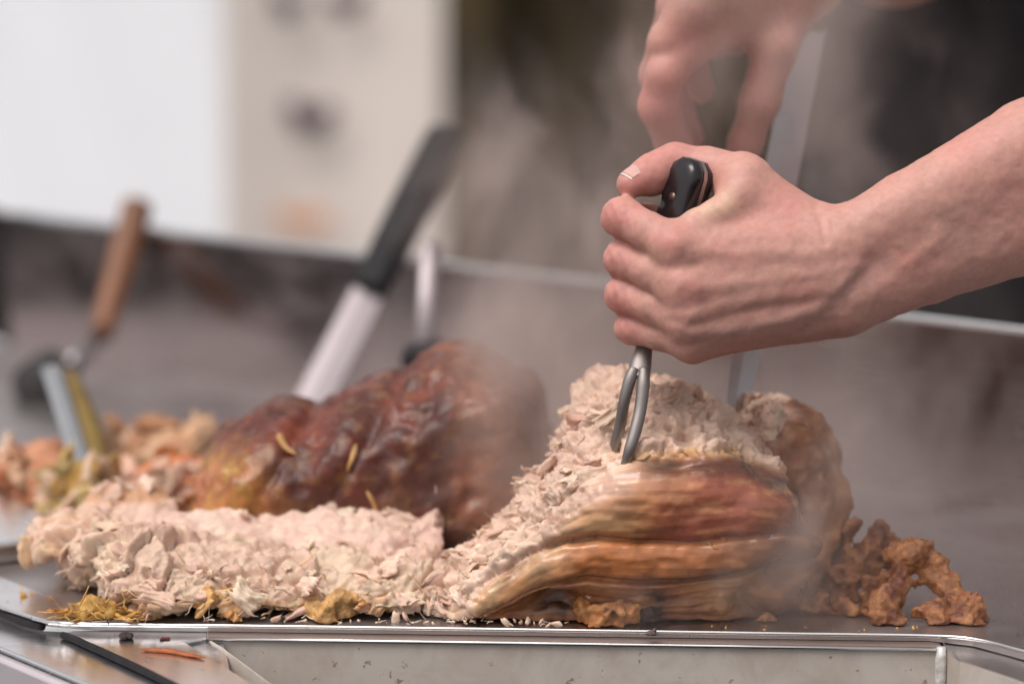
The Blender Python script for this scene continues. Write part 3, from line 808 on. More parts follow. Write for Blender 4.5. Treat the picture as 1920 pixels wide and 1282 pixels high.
for s in (.78, .45):
    c0 = hb + hz * HL * s - hx * .0081
    V, F = tube([c0 + hx * .002, c0 - hx * .0004], [.0022, .0020], 14, up=hz); attach(mesh_obj('rivet', V, F, plain('rivet_brass', (.16, .10, .08), .35, .6)), fork)
# shaft and two prongs
def prong(pts, rad, name, sq=(1, .8)):
    V, F = tube(spline([W(*p) for p in pts], 26), np.interp(np.linspace(0, 1, 26), np.linspace(0, 1, len(rad)), np.array(rad) * PXM), 12, sq, up=(0.2, 1, 0))
    attach(mesh_obj(name, V, F, M_FORK), fork)
prong([(1214, 610, 2.9), (1208, 650, 2.6), (1201, 684, 2.1), (1197, 708, 1.75)], [15, 16, 21, 22], 'shaft', (1.0, .5))
prong([(1190, 690, 1.8), (1180, 715, 1.6), (1170, 755, 1.5), (1162, 800, 1.7), (1150, 840, 1.9), (1128, 872, 2.4)], [10, 12, 11, 11, 10, 6], 'prong')
prong([(1207, 690, 1.8), (1206, 720, 1.4), (1201, 765, 1.0), (1192, 805, .6), (1180, 845, .3), (1168, 885, .5)], [10, 13, 12, 12, 11, 7], 'prong')

# ------------------------------------------------------------------ carving knife in the far hand
knife = empty('carving_knife', tuple(P(1392, 790, .10)))
tag(knife, 'long carving knife held upright by the far hand behind the fist', 'knife')
def blade(o, name, tip, heel, width, wtip, mat, facing, th=.0018):
    tip, heel = np.array(tip), np.array(heel); d = heel - tip; L = np.linalg.norm(d); d /= L
    s = np.cross(d, facing); s /= np.linalg.norm(s); f = np.cross(s, d)
    n = 14; bm = bmesh.new(); R = []
    for i in range(n + 1):
        t = i / n; wv = wtip + (width - wtip) * min(1, (t * 3.0)) ** .6
        c0 = tip + d * L * t
        R.append([bm.verts.new(tuple(c0 + s * a * wv + f * b * th)) for a, b in ((-.5, 0), (-.1, -.5), (.5, -.6), (.5, .6), (-.1, .5))])
    for i in range(n):
        for k in range(5): bm.faces.new((R[i][k], R[i][(k + 1) % 5], R[i + 1][(k + 1) % 5], R[i + 1][k]))
    bm.faces.new(R[0]); bm.faces.new(R[-1][::-1])
    return bm_obj(name, bm, mat, o, False)
kt, kh = P(1372, 800, .085), P(1518, 45, .190)
blade(knife, 'blade', kt, kh, .021, .008, M_BLADE, np.array([.35, -1, -.25]))
kd = (kh - kt) / np.linalg.norm(kh - kt)
V, F = tube([kh - kd * .002, kh + kd * .012, kh + kd * .05, kh + kd * .09, kh + kd * .12], [.010, .011, .0125, .012, .009], 14, (.75, 1.1))
attach(mesh_obj('handle', V, F, M_BLACK), knife)

# ------------------------------------------------------------------ utensils leaning at the back
def wall_top(px): 
    # point of the panel's top edge seen at this pixel column
    r = ray(px, 641); a = wl_[:2] - np.array([0, CAM_Y]); e = wd[:2]
    # solve a + s e = t r
    M = np.array([[r[0], -e[0]], [r[1], -e[1]]]); t, s = np.linalg.solve(M, a); return wl_ + wd * s
u1 = empty('basting_brush', tuple(P(95, 745, .58)))
tag(u1, 'wooden handled brush with dark head leaning on the back panel', 'brush')
yw = float(wall_top(258)[1])
p_top, p_mid, p_bot = P(257, 388, yw - .002), P(190, 628, yw - .075), P(120, 700, yw - .13)
V, F = tube(spline([p_top, p_top * .97 + p_mid * .03, p_top * .5 + p_mid * .5, p_mid], 16), np.interp(np.linspace(0, 1, 16), [0, .05, .3, 1], [.006, .0105, .0120, .0085]), 14); attach(mesh_obj('handle', V, F, M_WOOD), u1)
V, F = tube([p_mid, p_mid * .5 + p_bot * .5, p_bot], [.006, .0065, .009], 12); attach(mesh_obj('ferrule', V, F, M_BLADE), u1)
p_h = P(62, 730, yw - .16)
V, F = tube([p_bot, p_bot * .7 + p_h * .3, p_h], [.012, .022, .019], 14); attach(mesh_obj('bristle_head', V, F, M_BRISTLE), u1)

u2 = empty('black_handled_slicer', tuple(P(548, 838, .43)))
tag(u2, 'broad steel slicer with thick black handle leaning on the back panel', 'slicer')
yw = float(wall_top(762)[1])
q_top, q_mid, q_bot = P(838, 252, yw + .045), P(690, 548, yw - .040), P(552, 815, yw - .12)
V, F = tube(spline([q_top, q_top * .95 + q_mid * .05, q_top * .6 + q_mid * .4, q_mid * .9 + q_top * .1, q_mid], 22), np.interp(np.linspace(0, 1, 22), [0, .04, .5, .93, 1], [.010, .0155, .0165, .0135, .010]), 16, (1, .7)); attach(mesh_obj('handle', V, F, M_RUBBER), u2)
for s in (.25, .6):
    c0 = q_top * (1 - s) + q_mid * s
    V, F = tube([c0 + [0, -.0095, 0], c0 + [0, -.0125, 0]], [.003, .003], 10, up=(0, 0, 1)); attach(mesh_obj('rivet', V, F, M_BLADE), u2)
blade(u2, 'blade', q_bot, q_mid, .022, .019, M_DULL, np.array([-.15, -1, -.05]))

u3 = empty('upright_skewer', tuple(P(795, 700, .40)))
tag(u3, 'narrow steel skewer with dark round knob standing behind the roast', 'skewer')
s_top, s_bot = P(806, 452, .46), P(797, 660, .40)
V, F = tube([s_top, s_top * .96 + s_bot * .04, s_bot], [.003, .0062, .0066], 10, (1.0, .35)); attach(mesh_obj('shank', V, F, M_DULL), u3)
kc = P(795, 672, .395)
V, F = tube([kc + [-.014, 0, -.003], kc + [-.009, 0, -.001], kc + [.004, 0, .001], kc + [.013, 0, .005], kc + [.018, 0, .007]], [.003, .0095, .0105, .008, .002], 14, up=(0, 1, 0)); attach(mesh_obj('knob', V, F, M_RUBBER), u3)

u4 = empty('steel_tongs', tuple(P(188, 950, .24)))
tag(u4, 'pair of tall steel tongs with black lower end standing at the far left', 'tongs')
a1_, b1_ = P(97, 690, .37), P(160, 890, .255)
a2_, b2_ = P(122, 700, .375), P(180, 885, .26)
V, F = tube(spline([a1_, a1_ * .5 + b1_ * .5 + [.0, 0, .0], b1_], 10), [.0070] * 10, 10, (1, .35)); attach(mesh_obj('tong_arm', V, F, M_RIM), u4)
V, F = tube(spline([a2_, a2_ * .5 + b2_ * .5 + [.004, 0, .0], b2_], 10), [.0075] * 10, 10, (1, .35)); attach(mesh_obj('tong_arm', V, F, M_GOLD), u4)
e1 = (b1_ + b2_) / 2
V, F = tube([e1 + (b1_ - a1_) * -.03, e1 + (b1_ - a1_) * .06, e1 + [.006, -.012, -.018]], [.009, .0100, .0095], 14); attach(mesh_obj('grip_end', V, F, M_RUBBER), u4)

# ------------------------------------------------------------------ meat helpers
def _ico(sub):
    bm = bmesh.new(); bmesh.ops.create_icosphere(bm, subdivisions=sub, radius=1)
    bm.verts.ensure_lookup_table()
    V = np.array([v.co[:] for v in bm.verts]); F = np.array([[v.index for v in f.verts] for f in bm.faces]); bm.free(); return V, F
ICO4, ICO3 = _ico(4), _ico(3)
def lump(seed, dims, fib=.10, torn=.22, cuts=3, ico=ICO3):
    r = np.random.default_rng(seed); V, F = ico; V = V.copy()
    o = r.uniform(-50, 50, 3)
    n = fbm(V[:, 0] * 1.3 + o[0], V[:, 1] * 1.3 + o[1], V[:, 2] * 1.3 + o[2], 3, seed)
    V = V * (1 + torn * 1.6 * n)[:, None]
    for _ in range(cuts):
        d = r.normal(size=3); d /= np.linalg.norm(d); off = r.uniform(.35, .75)
        t = V @ d; m = t > off; V[m] -= np.outer((t[m] - off) * .92, d)
    f = vnoise(V[:, 0] * 1.2 + o[0], V[:, 1] * 8 + o[1], V[:, 2] * 8 + o[2], seed + 3) + .5 * vnoise(V[:, 0] * 2.5, V[:, 1] * 17 + o[1], V[:, 2] * 17, seed + 4)
    V = V * (1 + fib * f)[:, None]
    end = sstep(.55, 1.0, np.abs(V[:, 0]))
    V[:, 0] += np.sign(V[:, 0]) * end * .30 * vnoise(V[:, 1] * 9 + o[1], V[:, 2] * 9 + o[2], 0 * V[:, 0], seed + 7)
    return V * np.asarray(dims), F
def rotm(e): return np.array(Euler(e).to_matrix())
PALE = np.array([[.70, .49, .375], [.73, .54, .41], [.64, .43, .33], [.71, .505, .40], [.74, .57, .43], [.66, .43, .345]])
GOLD = np.array([[.62, .34, .10], [.70, .42, .14], [.55, .26, .07]])
class Pile:
    def __init__(s): s.V, s.F, s.C, s.R, s.n = [], [], [], [], 0
    def add(s, V, F, c, r):
        s.V.append(V); s.F.append(np.asarray(F) + s.n); s.n += len(V)
        s.C.append(np.broadcast_to(c, (len(V), 3)).copy() if np.ndim(c) == 1 else c); s.R.append(np.full(len(V), r) if np.ndim(r) == 0 else r)
    def out(s): return np.concatenate(s.V), np.concatenate(s.F), np.concatenate(s.C), np.concatenate(s.R)
def quads2tris(Q): return np.concatenate([Q[:, [0, 1, 2]], Q[:, [0, 2, 3]]])
def strand(root, d, L, wd_, curl, flat, r, seg=6):
    d = d / (np.linalg.norm(d) + 1e-9); side = np.cross(d, r.normal(size=3)); side /= np.linalg.norm(side) + 1e-9
    up = np.cross(side, d); t = np.linspace(0, 1, seg + 1)
    bend = r.normal(size=2) * curl; wob = r.normal(size=(seg + 1, 3)) * L * .03; wob[0] = 0
    c = root + np.outer(t * L, d) + np.outer(t ** 2 * L * bend[0], side) + np.outer(t ** 2 * L * bend[1], up) + wob
    wt = wd_ * (1 - .75 * t ** 2.2) * (1 + .25 * r.normal(size=seg + 1)); wt[-1] = wd_ * .5; wt = np.abs(wt)
    V = np.concatenate([[c[i] + side * wt[i], c[i] + up * wt[i] * flat, c[i] - side * wt[i], c[i] - up * wt[i] * flat] for i in range(seg + 1)])
    Q = np.array([[i * 4 + k, i * 4 + (k + 1) % 4, (i + 1) * 4 + (k + 1) % 4, (i + 1) * 4 + k] for i in range(seg) for k in range(4)] + [[seg * 4, seg * 4 + 1, seg * 4 + 2, seg * 4 + 3]])
    return V, quads2tris(Q)
def flake(r, L, Wd, T, nu=22, nv=15):
    """a torn flake of cooked muscle: grain along u, ragged lanes at both ends, bent and uneven"""
    sd = int(r.integers(1, 9000)); v = np.linspace(-1, 1, nv); u = np.linspace(-1, 1, nu)
    lane0 = -1 + .30 * vnoise(v * 1.6, 3, 0, sd) + .17 * vnoise(v * 7, 5, 0, sd + 1); lane1 = 1 + .30 * vnoise(v * 1.6, 9, 0, sd + 2) + .17 * vnoise(v * 7, 1, 0, sd + 3)
    U = lane0[None] + (u[:, None] + 1) / 2 * (lane1 - lane0)[None]; Vv = np.broadcast_to(v[None], U.shape)
    edge = np.sqrt(np.clip(1 - np.abs(u[:, None]) ** 8, .03, 1)) * np.sqrt(np.clip(1 - np.abs(v[None]) ** 6, .03, 1))
    wx = 1 + .22 * vnoise(U * 1.3, 2, 7, sd + 4)
    grain = vnoise(U * .9, Vv * 4.0, 0, sd + 5) * .45 + vnoise(U * 1.8, Vv * 9, 0, sd + 6) * .4 + vnoise(U * 4, Vv * 6, 0, sd + 9) * .3
    blob = fbm(U * 1.2, Vv * 1.2, 4, 2, sd + 7)
    top = T * edge * (.75 + .42 * grain + .55 * blob); bot = -T * edge * (.5 + .3 * blob)
    b1, b2, b3 = r.normal(size=3) * np.array([.16, .14, .16])
    def place(h):
        X = U * L * .5; Y = Vv * wx * Wd * .5 + b1 * L * .5 * U ** 2
        Z = h + b2 * L * .5 * U ** 2 + b3 * Wd * .5 * Vv ** 2 + .06 * L * vnoise(U * 2, Vv * 2, 1, sd + 8)
        return np.stack([X, Y, Z], -1).reshape(-1, 3)
    P0 = np.concatenate([place(top), place(bot)]); m = nu * nv
    ii, jj = np.meshgrid(np.arange(nu - 1), np.arange(nv - 1), indexing='ij'); a = (ii * nv + jj).ravel()
    Q = np.concatenate([np.stack([a, a + nv, a + nv + 1, a + 1], 1), np.stack([m + a, m + a + 1, m + a + nv + 1, m + a + nv], 1)])
    e = []
    for k in range(nu - 1):
        for w_, f in ((0, 1), (nv - 1, 0)):
            a = k * nv + w_; e.append([a, m + a, m + a + nv, a + nv] if f else [a, a + nv, m + a + nv, m + a])
    for k in range(nv - 1):
        for w_, f in ((0, 0), (nu - 1, 1)):
            a = w_ * nv + k; e.append([a, m + a, m + a + 1, a + 1] if f else [a, a + 1, m + a + 1, m + a])
    shade = np.concatenate([(1 + .13 * grain + .10 * blob).ravel()] * 2)
    return P0, np.concatenate([Q, np.array(e)]), shade
def torn(par, name, V, N, pool, n, dirf, Lr, Wr, Tr, colf, seed, tilt=.35, lift=.0, res=(24, 23), zmin=.0015):
    r = np.random.default_rng(seed); pl = Pile()
    for i in r.choice(pool, n):
        d = dirf(V[i], N[i], r); d = d / (np.linalg.norm(d) + 1e-9)
        nn = N[i] + r.normal(size=3) * tilt; nn = nn - d * (nn @ d); nn /= np.linalg.norm(nn) + 1e-9; sd = np.cross(nn, d)
        T = r.uniform(*Tr); v, q_, sh = flake(r, r.uniform(*Lr), r.uniform(*Wr), T, *res)
        v = v @ np.stack([d, sd, nn]) + V[i] + N[i] * (lift + T * .15); v[:, 2] = np.maximum(v[:, 2], zmin)
        pl.add(v, quads2tris(q_), np.asarray(colf(r))[None] * sh[:, None], .55)
    v, f, c, rg = pl.out(); o = mesh_obj(name, v, f, M_MEAT, None, True, c, rg); attach(o, par); o['kind'] = 'stuff'; return o
def interp(x, a, b): return np.interp(x, a, b)

# ------------------------------------------------------------------ the carved pork joint under the fork
JO = [(772, 1178), (781, 1128), (800, 1102), (838, 1080), (868, 1044), (902, 1012), (945, 975), (975, 935), (1008, 895), (1042, 848), (1062, 818), (1082, 772), (1098, 742), (1128, 727), (1152, 716), (1180, 722), (1215, 727),
      (1262, 735), (1310, 745), (1352, 766), (1388, 795), (1420, 835), (1468, 872), (1510, 930), (1532, 1000), (1524, 1075), (1480, 1135), (1400, 1172), (1330, 1184), (1200, 1188), (1050, 1186), (900, 1182)]
def slopeX(py): return interp(py, [716, 760, 820, 890, 960, 1040, 1110, 1160], [1140, 1092, 1062, 1012, 958, 872, 792, 778])
def cA(x): return interp(x, [850, 960, 1010, 1060, 1130, 1200, 1300, 1390, 1450, 1600], [1120, 1030, 985, 940, 890, 862, 850, 852, 880, 930])
def cB(x): return interp(x, [850, 930, 1000, 1060, 1120, 1200, 1300, 1400, 1500], [1150, 1090, 1040, 1012, 1006, 1014, 1016, 1008, 995])
def cC(x): return interp(x, [850, 950, 1020, 1100, 1200, 1300, 1400, 1500], [1172, 1125, 1094, 1082, 1092, 1086, 1068, 1050])
def j_y0(px, py): return .042 + .030 * sstep(900, 700, py) + .012 * sstep(950, 780, px) * 0
def j_T(px, py): return .046 + 0 * px
def j_disp(V, N, px, py):
    w0 = 6 * fbm(V[:, 0] * 28, V[:, 1] * 20, V[:, 2] * 60, 3, 71)
    A, B, C = cA(px) + w0, cB(px) + w0 * .8, cC(px) - w0 * .7
    f = sstep(.1, .5, -N[:, 1])
    def bulge(t): return np.sqrt(np.clip(4 * t * (1 - t), 0, 1))
    t1 = np.clip((py - A) / (B - A + 1e-6), 0, 1); t2 = np.clip((py - B) / (C - B + 1e-6), 0, 1); t3 = np.clip((py - C) / (1175 - C), 0, 1)
    d = .0060 * bulge(t1) + .0050 * bulge(t2) + .003 * bulge(t3) - .005 * sstep(0, .5, t3)
    d = d * f * sstep(0, 130, px - slopeX(py)) 
    # grooves where the muscle layers part
    g = np.exp(-((py - B) / 6) ** 2) * sstep(1010, 1060, px) * (1 - .7 * sstep(1180, 1330, px)) + .8 * np.exp(-((py - C) / 6) ** 2) * sstep(960, 1010, px)
    d = d - .0042 * g * f
    lay = py - np.where(py < B, A * .4 + B * .6, np.where(py < C, B, C)) + 0 * px
    fib = vnoise(px / 90, lay / 7.0, V[:, 1] * 60, 21) + .6 * vnoise(px / 60, lay / 3.2, V[:, 1] * 60, 22)
    pale = np.maximum(1 - sstep(40, 170, px - slopeX(py)), sstep(14, -10, py - A))
    d = d + (.00034 * fib + .0012 * fbm(px / 120, lay / 26, V[:, 1] * 40, 2, 24)) * f * (1 - pale)
    n = fbm(V[:, 0] * 70, V[:, 1] * 70, V[:, 2] * 70, 4, 2)
    d = d + (.0026 * pale + .0011) * n
    rag = fbm(V[:, 0] * 240, V[:, 1] * 240, V[:, 2] * 240, 3, 6)
    ridg = 1 - np.abs(vnoise(V[:, 0] * 130 + V[:, 2] * 110, V[:, 1] * 80, V[:, 2] * 160 - V[:, 0] * 60, 8))
    d = d + pale * (.0008 * rag + grained(V, .013, 301, .0034, .0007, .0026, (.7, 1, 1), (70, 420))[0] + grained(V, .0055, 307, .0010, .0003, .0006, (1, 1, 1), (90, 500))[0])
    d = d + .0065 * fbm(V[:, 0] * 38, V[:, 1] * 38, V[:, 2] * 38, 3, 77) * sstep(1330, 1460, px)
    # hollow at the base and pits
    d = d - .013 * np.exp(-(((px - 1042) / 44) ** 2 + ((py - 1140) / 26) ** 2)) * f
    d = d - .010 * np.exp(-(((px - 1395) / 22) ** 2 + ((py - 1135) / 24) ** 2)) * f
    d = d - .006 * np.exp(-(((px - 1265) / 55) ** 2 + ((py - 872) / 14) ** 2)) * f
    d = d - .009 * np.exp(-(((px - 1150) / 13) ** 2 + ((py - 838) / 20) ** 2)) * f - .006 * np.exp(-(((px - 1290) / 16) ** 2 + ((py - 800) / 28) ** 2)) * f
    return d
V, Q = inflate(JO, .035, j_y0, j_T, .040, .00105, disp=j_disp, smooth=2, rel=2)
N = vnormals(V, Q); px, py = proj(V)
w0 = 6 * fbm(V[:, 0] * 28, V[:, 1] * 20, V[:, 2] * 60, 3, 71)
A, B, C = cA(px) + w0, cB(px) + w0 * .8, cC(px) - w0 * .7
u = px - slopeX(py)
n1 = fbm(V[:, 0] * 55, V[:, 1] * 55, V[:, 2] * 55, 4, 31); n2 = fbm(V[:, 0] * 180, V[:, 1] * 180, V[:, 2] * 180, 3, 33)
fibc = vnoise(px / 110, (py - .5 * (A + B)) / 5.0, V[:, 1] * 40, 41)
uu = u + 26 * n1 + 14 * n2
col = np.tile(np.array([.69, .475, .37]), (len(V), 1))
col = mix(col, np.array([.73, .55, .42]), np.clip(.5 + .8 * n2, 0, 1) * .6)
col = mix(col, np.array([.55, .345, .275]), np.clip(n1, 0, 1) * .5)
# tops and edges touched with gold
col = mix(col, np.array([.66, .38, .13]), .75 * np.exp(-((py - A - 8 * n1) / 11) ** 2) * sstep(1150, 1200, px))
L1 = sstep(-8, 14, py - A + 10 * n1) 
c1 = mix(np.tile(np.array([.58, .35, .255]), (len(V), 1)), np.array([.57, .24, .118]), sstep(130, 250, uu))
c1 = mix(c1, np.array([.33, .085, .048]), sstep(220, 340, uu + 30 * n1))
c1 = mix(c1, np.array([.62, .36, .17]), .8 * np.exp(-((py - B + 28) / 22) ** 2) * np.exp(-((px - 1130) / 90) ** 2))
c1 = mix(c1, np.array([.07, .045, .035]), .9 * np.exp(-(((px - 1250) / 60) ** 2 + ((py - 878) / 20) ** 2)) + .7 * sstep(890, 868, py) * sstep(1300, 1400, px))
c1 = mix(c1, np.array([.38, .12, .055]), .6 * np.exp(-(((px - 1330) / 60) ** 2 + ((py - 950) / 35) ** 2)))
col = mix(col, c1, L1 * sstep(70, 140, uu))
L2 = sstep(-4, 6, py - B)
c2 = mix(np.tile(np.array([.52, .31, .17]), (len(V), 1)), np.array([.49, .18, .068]), sstep(130, 260, uu))
c2 = mix(c2, np.array([.29, .11, .045]), sstep(380, 520, uu)); c2 = c2 * (1 + .25 * n2)[:, None]
col = mix(col, c2, L2 * sstep(60, 100, uu))
L3 = sstep(-5, 8, py - C)
c3 = mix(np.tile(np.array([.36, .15, .06]), (len(V), 1)), np.array([.26, .085, .035]), np.clip(.5 + n1, 0, 1))
c3 = mix(c3, np.array([.45, .26, .12]), .7 * sstep(1290, 1350, px))
col = mix(col, c3, L3 * sstep(70, 110, uu))
col = mix(col, np.array([.045, .025, .022]), np.clip(1.1 * np.exp(-(((px - 1042) / 46) ** 2 + ((py - 1138) / 26) ** 2) * 1.2), 0, .95))  # charred hollow, with the cavity's shade painted into the colour too
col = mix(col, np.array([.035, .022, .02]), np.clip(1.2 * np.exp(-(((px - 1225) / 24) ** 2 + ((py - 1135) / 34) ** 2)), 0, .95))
fine_ = vnoise(px / 70, (py - .5 * (A + B)) / 2.2, V[:, 1] * 40, 43)
bl = fbm(px / 60, (py - .5 * (A + B)) / 22, V[:, 1] * 30, 4, 45)
nl_ = L1 * sstep(70, 140, uu)
col = mix(col, np.array([.20, .085, .042]), .7 * sstep(1360, 1480, px + 50 * n1) * L1)
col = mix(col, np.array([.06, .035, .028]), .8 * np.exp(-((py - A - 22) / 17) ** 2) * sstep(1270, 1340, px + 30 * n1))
col = col * (1 + (.12 * fibc + .09 * fine_ + .16 * bl) * nl_)[:, None]
col = mix(col, np.array([.60, .29, .135]), np.clip(1.3 * bl - .3, 0, .5) * nl_)
col = mix(col, np.array([.20, .055, .025]), np.clip(-1.2 * bl - .45, 0, .5) * nl_)
notpale = np.clip(np.maximum(L1 * sstep(70, 140, uu), L2 * sstep(60, 100, uu)), 0, 1)
joint = empty('pork_joint', tuple(Pz(1150, 1165, 0)))
tag(joint, 'carved roast pork joint with torn pale meat and browned sides under the fork', 'meat')
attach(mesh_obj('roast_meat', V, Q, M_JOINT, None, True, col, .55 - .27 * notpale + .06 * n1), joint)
JV, JN, Jpx, Jpy, Ju = V, N, px, py, u
# torn fibres and flakes over the cut face
def fibres(par, name, V, N, pool, n, lr, wr_s, dirf, colf, seed, flat=.5, curl=.35, rough=.5):
    r = np.random.default_rng(seed); pl = Pile(); ids = r.choice(pool, n)
    for i in ids:
        d = dirf(V[i], N[i], r); L = r.uniform(*lr) * r.uniform(.5, 1.2); w_ = r.uniform(*wr_s)
        v, f = strand(V[i] - N[i] * .0012, d, L, w_, curl, flat, r); pl.add(v, f, colf(r), rough)
    v, f, c, rr = pl.out()
    o = mesh_obj(name, v, f, M_MEAT, None, True, c, rr); attach(o, par); o['kind'] = 'stuff'; return o
def flakes(par, name, V, N, pool, n, sr, colf, seed, mat=None, sink=.3, stuff=True, aspect=(1, .7, .5)):
    r = np.random.default_rng(seed); pl = Pile(); ids = r.choice(pool, n)
    for k, i in enumerate(ids):
        s = r.uniform(*sr)
        v, f = lump(int(r.integers(1, 60)) + seed, np.array(aspect) * s, cuts=int(r.integers(2, 6)), fib=.07, torn=.13)
        v = v @ rotm(r.uniform(-3.1, 3.1, 3)).T + V[i] + N[i] * s * (.4 - sink)
        v[:, 2] = np.maximum(v[:, 2], .0015); pl.add(v, f, colf(r), .52)
    v, f, c, rr = pl.out(); o = mesh_obj(name, v, f, mat or M_MEAT, None, True, c, rr); attach(o, par)
    if stuff: o['kind'] = 'stuff'
    return o
cpale = lambda r: PALE[r.integers(len(PALE))] * r.uniform(.88, 1.08)
cgold = lambda r: GOLD[r.integers(len(GOLD))] * r.uniform(.8, 1.15)
front_ = JN[:, 1] < .35
slope_pool = np.nonzero((Ju < 75) & front_ & (Jpy > 735))[0]
edge_pool = np.nonzero((Ju < 22) & (Jpy > 760) & (np.abs(JN[:, 1]) < .8))[0]
top_pool = np.nonzero((Jpy < cA(Jpx) - 10) & (Ju > 40) & front_)[0]
def d_slope(p, n, r):
    b = np.array([-.75, -.15, -.35]) + n * .55 + r.normal(size=3) * .35; return b
def d_down(p, n, r): return np.array([-.6, -.25, -.6]) + n * .35 + r.normal(size=3) * .3
def d_cut(p, n, r): return np.array([-.85, -.15, -.25]) + n * .25 + r.normal(size=3) * .28
def d_tan(p, n, r):
    d = r.normal(size=3) + np.array([-.6, 0, -.3]); return d - n * (d @ n) * .8
low_pool = np.nonzero((Ju < 120) & front_ & (Jpy > 1080) & (Jpx < 900))[0]
torn(joint, 'torn_flakes', JV, JN, slope_pool, 26, d_cut, (.008, .018), (.004, .010), (.0008, .0020), cpale, 101, .25)
torn(joint, 'torn_flakes', JV, JN, edge_pool, 60, d_cut, (.004, .010), (.002, .006), (.0006, .0014), cpale, 102, .5, 0, (14, 11))
torn(joint, 'torn_flakes', JV, JN, top_pool, 9, d_tan, (.008, .016), (.004, .009), (.0008, .0018), lambda r: cpale(r) * .92, 103, .15)
torn(joint, 'torn_flakes', JV, JN, low_pool, 22, d_tan, (.005, .012), (.003, .006), (.001, .002), cpale, 104, .35)
fibres(joint, 'torn_fibres', JV, JN, edge_pool, 150, (.003, .008), (.0002, .0005), d_slope, cpale, 105, .5)
fibres(joint, 'torn_fibres', JV, JN, slope_pool, 110, (.003, .009), (.0002, .0006), d_down, cpale, 106, .5)
gold_pool = np.nonzero((np.abs(Jpy - cA(Jpx)) < 12) & front_ & (Jpx > 1150) & (Jpx < 1400))[0]
flakes(joint, 'golden_flakes', JV, JN, gold_pool, 6, (.002, .005), lambda r: mix(cgold(r), cpale(r), .4), 114, sink=.5)
# crisp crust clinging to the foot of the joint
def crust_blob(parent, name, pts, seed, base, h=.0011, pores=.0022, stuff=False, mat=None):
    P3 = [(P(a, b, y), r * PXM) for a, b, y, r in pts]
    lo = np.min([p - r for p, r in P3], 0) - .013; hi = np.max([p + r for p, r in P3], 0) + .013; lo[2] = max(lo[2], -.003)
    ax, G = grid(lo, hi, h); F = None
    for p, r in P3:
        d = rcone(G, p, p + [1e-4, 0, 0], r, r); F = d if F is None else smin(F, d, .008)
    F = F + .0030 * fbm(G[0] * 120, G[1] * 120, G[2] * 120, 3, seed).astype(np.float32)
    F = np.maximum(F, .0008 - G[2])
    F[0] = F[-1] = 1; F[:, 0] = F[:, -1] = 1; F[:, :, 0] = F[:, :, -1] = 1
    V, Q = surface_nets(F, ax); V = relax(V, Q, 1); N = vnormals(V, Q)
    n2 = fbm(V[:, 0] * 300, V[:, 1] * 300, V[:, 2] * 300, 3, seed + 1); V = V + N * (pores * .5 * n2)[:, None]
    V[:, 2] = np.maximum(V[:, 2], .0006)
    n1 = fbm(V[:, 0] * 120, V[:, 1] * 120, V[:, 2] * 120, 3, seed + 2)
    c = mix(np.tile(np.array(base), (len(V), 1)), np.array([.10, .035, .015]), np.clip(.9 * n1 - .1, 0, .8)); c = mix(c, np.array([.60, .31, .10]), np.clip(n2 * .8, 0, .4) * (0.15 if sum(base) < .3 else 1))
    o = mesh_obj(name, V, Q, mat or M_CRACK, None, True, c)
    return attach(o, parent) if parent else o
crust_blob(joint, 'crisp_crust', [(1140, 1140, .001, 23), (1110, 1160, .003, 15), (1172, 1120, .005, 15), (1128, 1110, .007, 11), (1160, 1172, .0, 13), (1188, 1150, .006, 9), (1092, 1132, .009, 9), (1120, 1184, -.002, 8), (1150, 1100, .007, 8)], 5, (.44, .165, .045), pores=.0034)
crust_blob(joint, 'charred_crust', [(1004, 1154, .016, 9), (1022, 1146, .018, 11), (1042, 1136, .020, 11), (1060, 1150, .017, 10), (1052, 1118, .021, 9), (1030, 1168, .013, 7), (1078, 1160, .014, 7)], 55, (.045, .026, .022))
crust_blob(joint, 'charred_crust', [(1205, 1112, .012, 14), (1236, 1110, .014, 15), (1222, 1140, .010, 20), (1215, 1165, .008, 14)], 15, (.05, .03, .026))
crust_blob(joint, 'crisp_crust', [(1318, 1030, .0, 16), (1340, 1020, .0, 16), (1360, 1012, .002, 14)], 25, (.42, .17, .05))
crust_blob(joint, 'fat_shred', [(1206, 905, -.001, 7), (1210, 922, -.001, 8), (1202, 936, -.001, 7), (1216, 940, -.001, 5)], 35, (.62, .38, .16))

yw_ = wall_y(1215) - .0012; yv_ = wall_y(1355) - .0012
crust_blob(pan, 'grease_drip', [(1172, 1207, yw_, 6), (1195, 1214, yw_, 9), (1222, 1212, yw_, 9), (1248, 1220, yw_, 11), (1258, 1238, yw_, 9), (1236, 1206, yw_, 7)], 401, (.085, .06, .052), h=.0008)
crust_blob(pan, 'grease_drip', [(1318, 1214, yv_, 6), (1345, 1213, yv_, 6), (1372, 1215, yv_, 6), (1392, 1218, yv_, 7), (1397, 1210, yv_, 6)], 411, (.09, .065, .055), h=.0008)
crust_blob(pan, 'grease_drip', [(712, 1208, wall_y(712) - .001, 5)], 421, (.05, .03, .025), h=.0008)
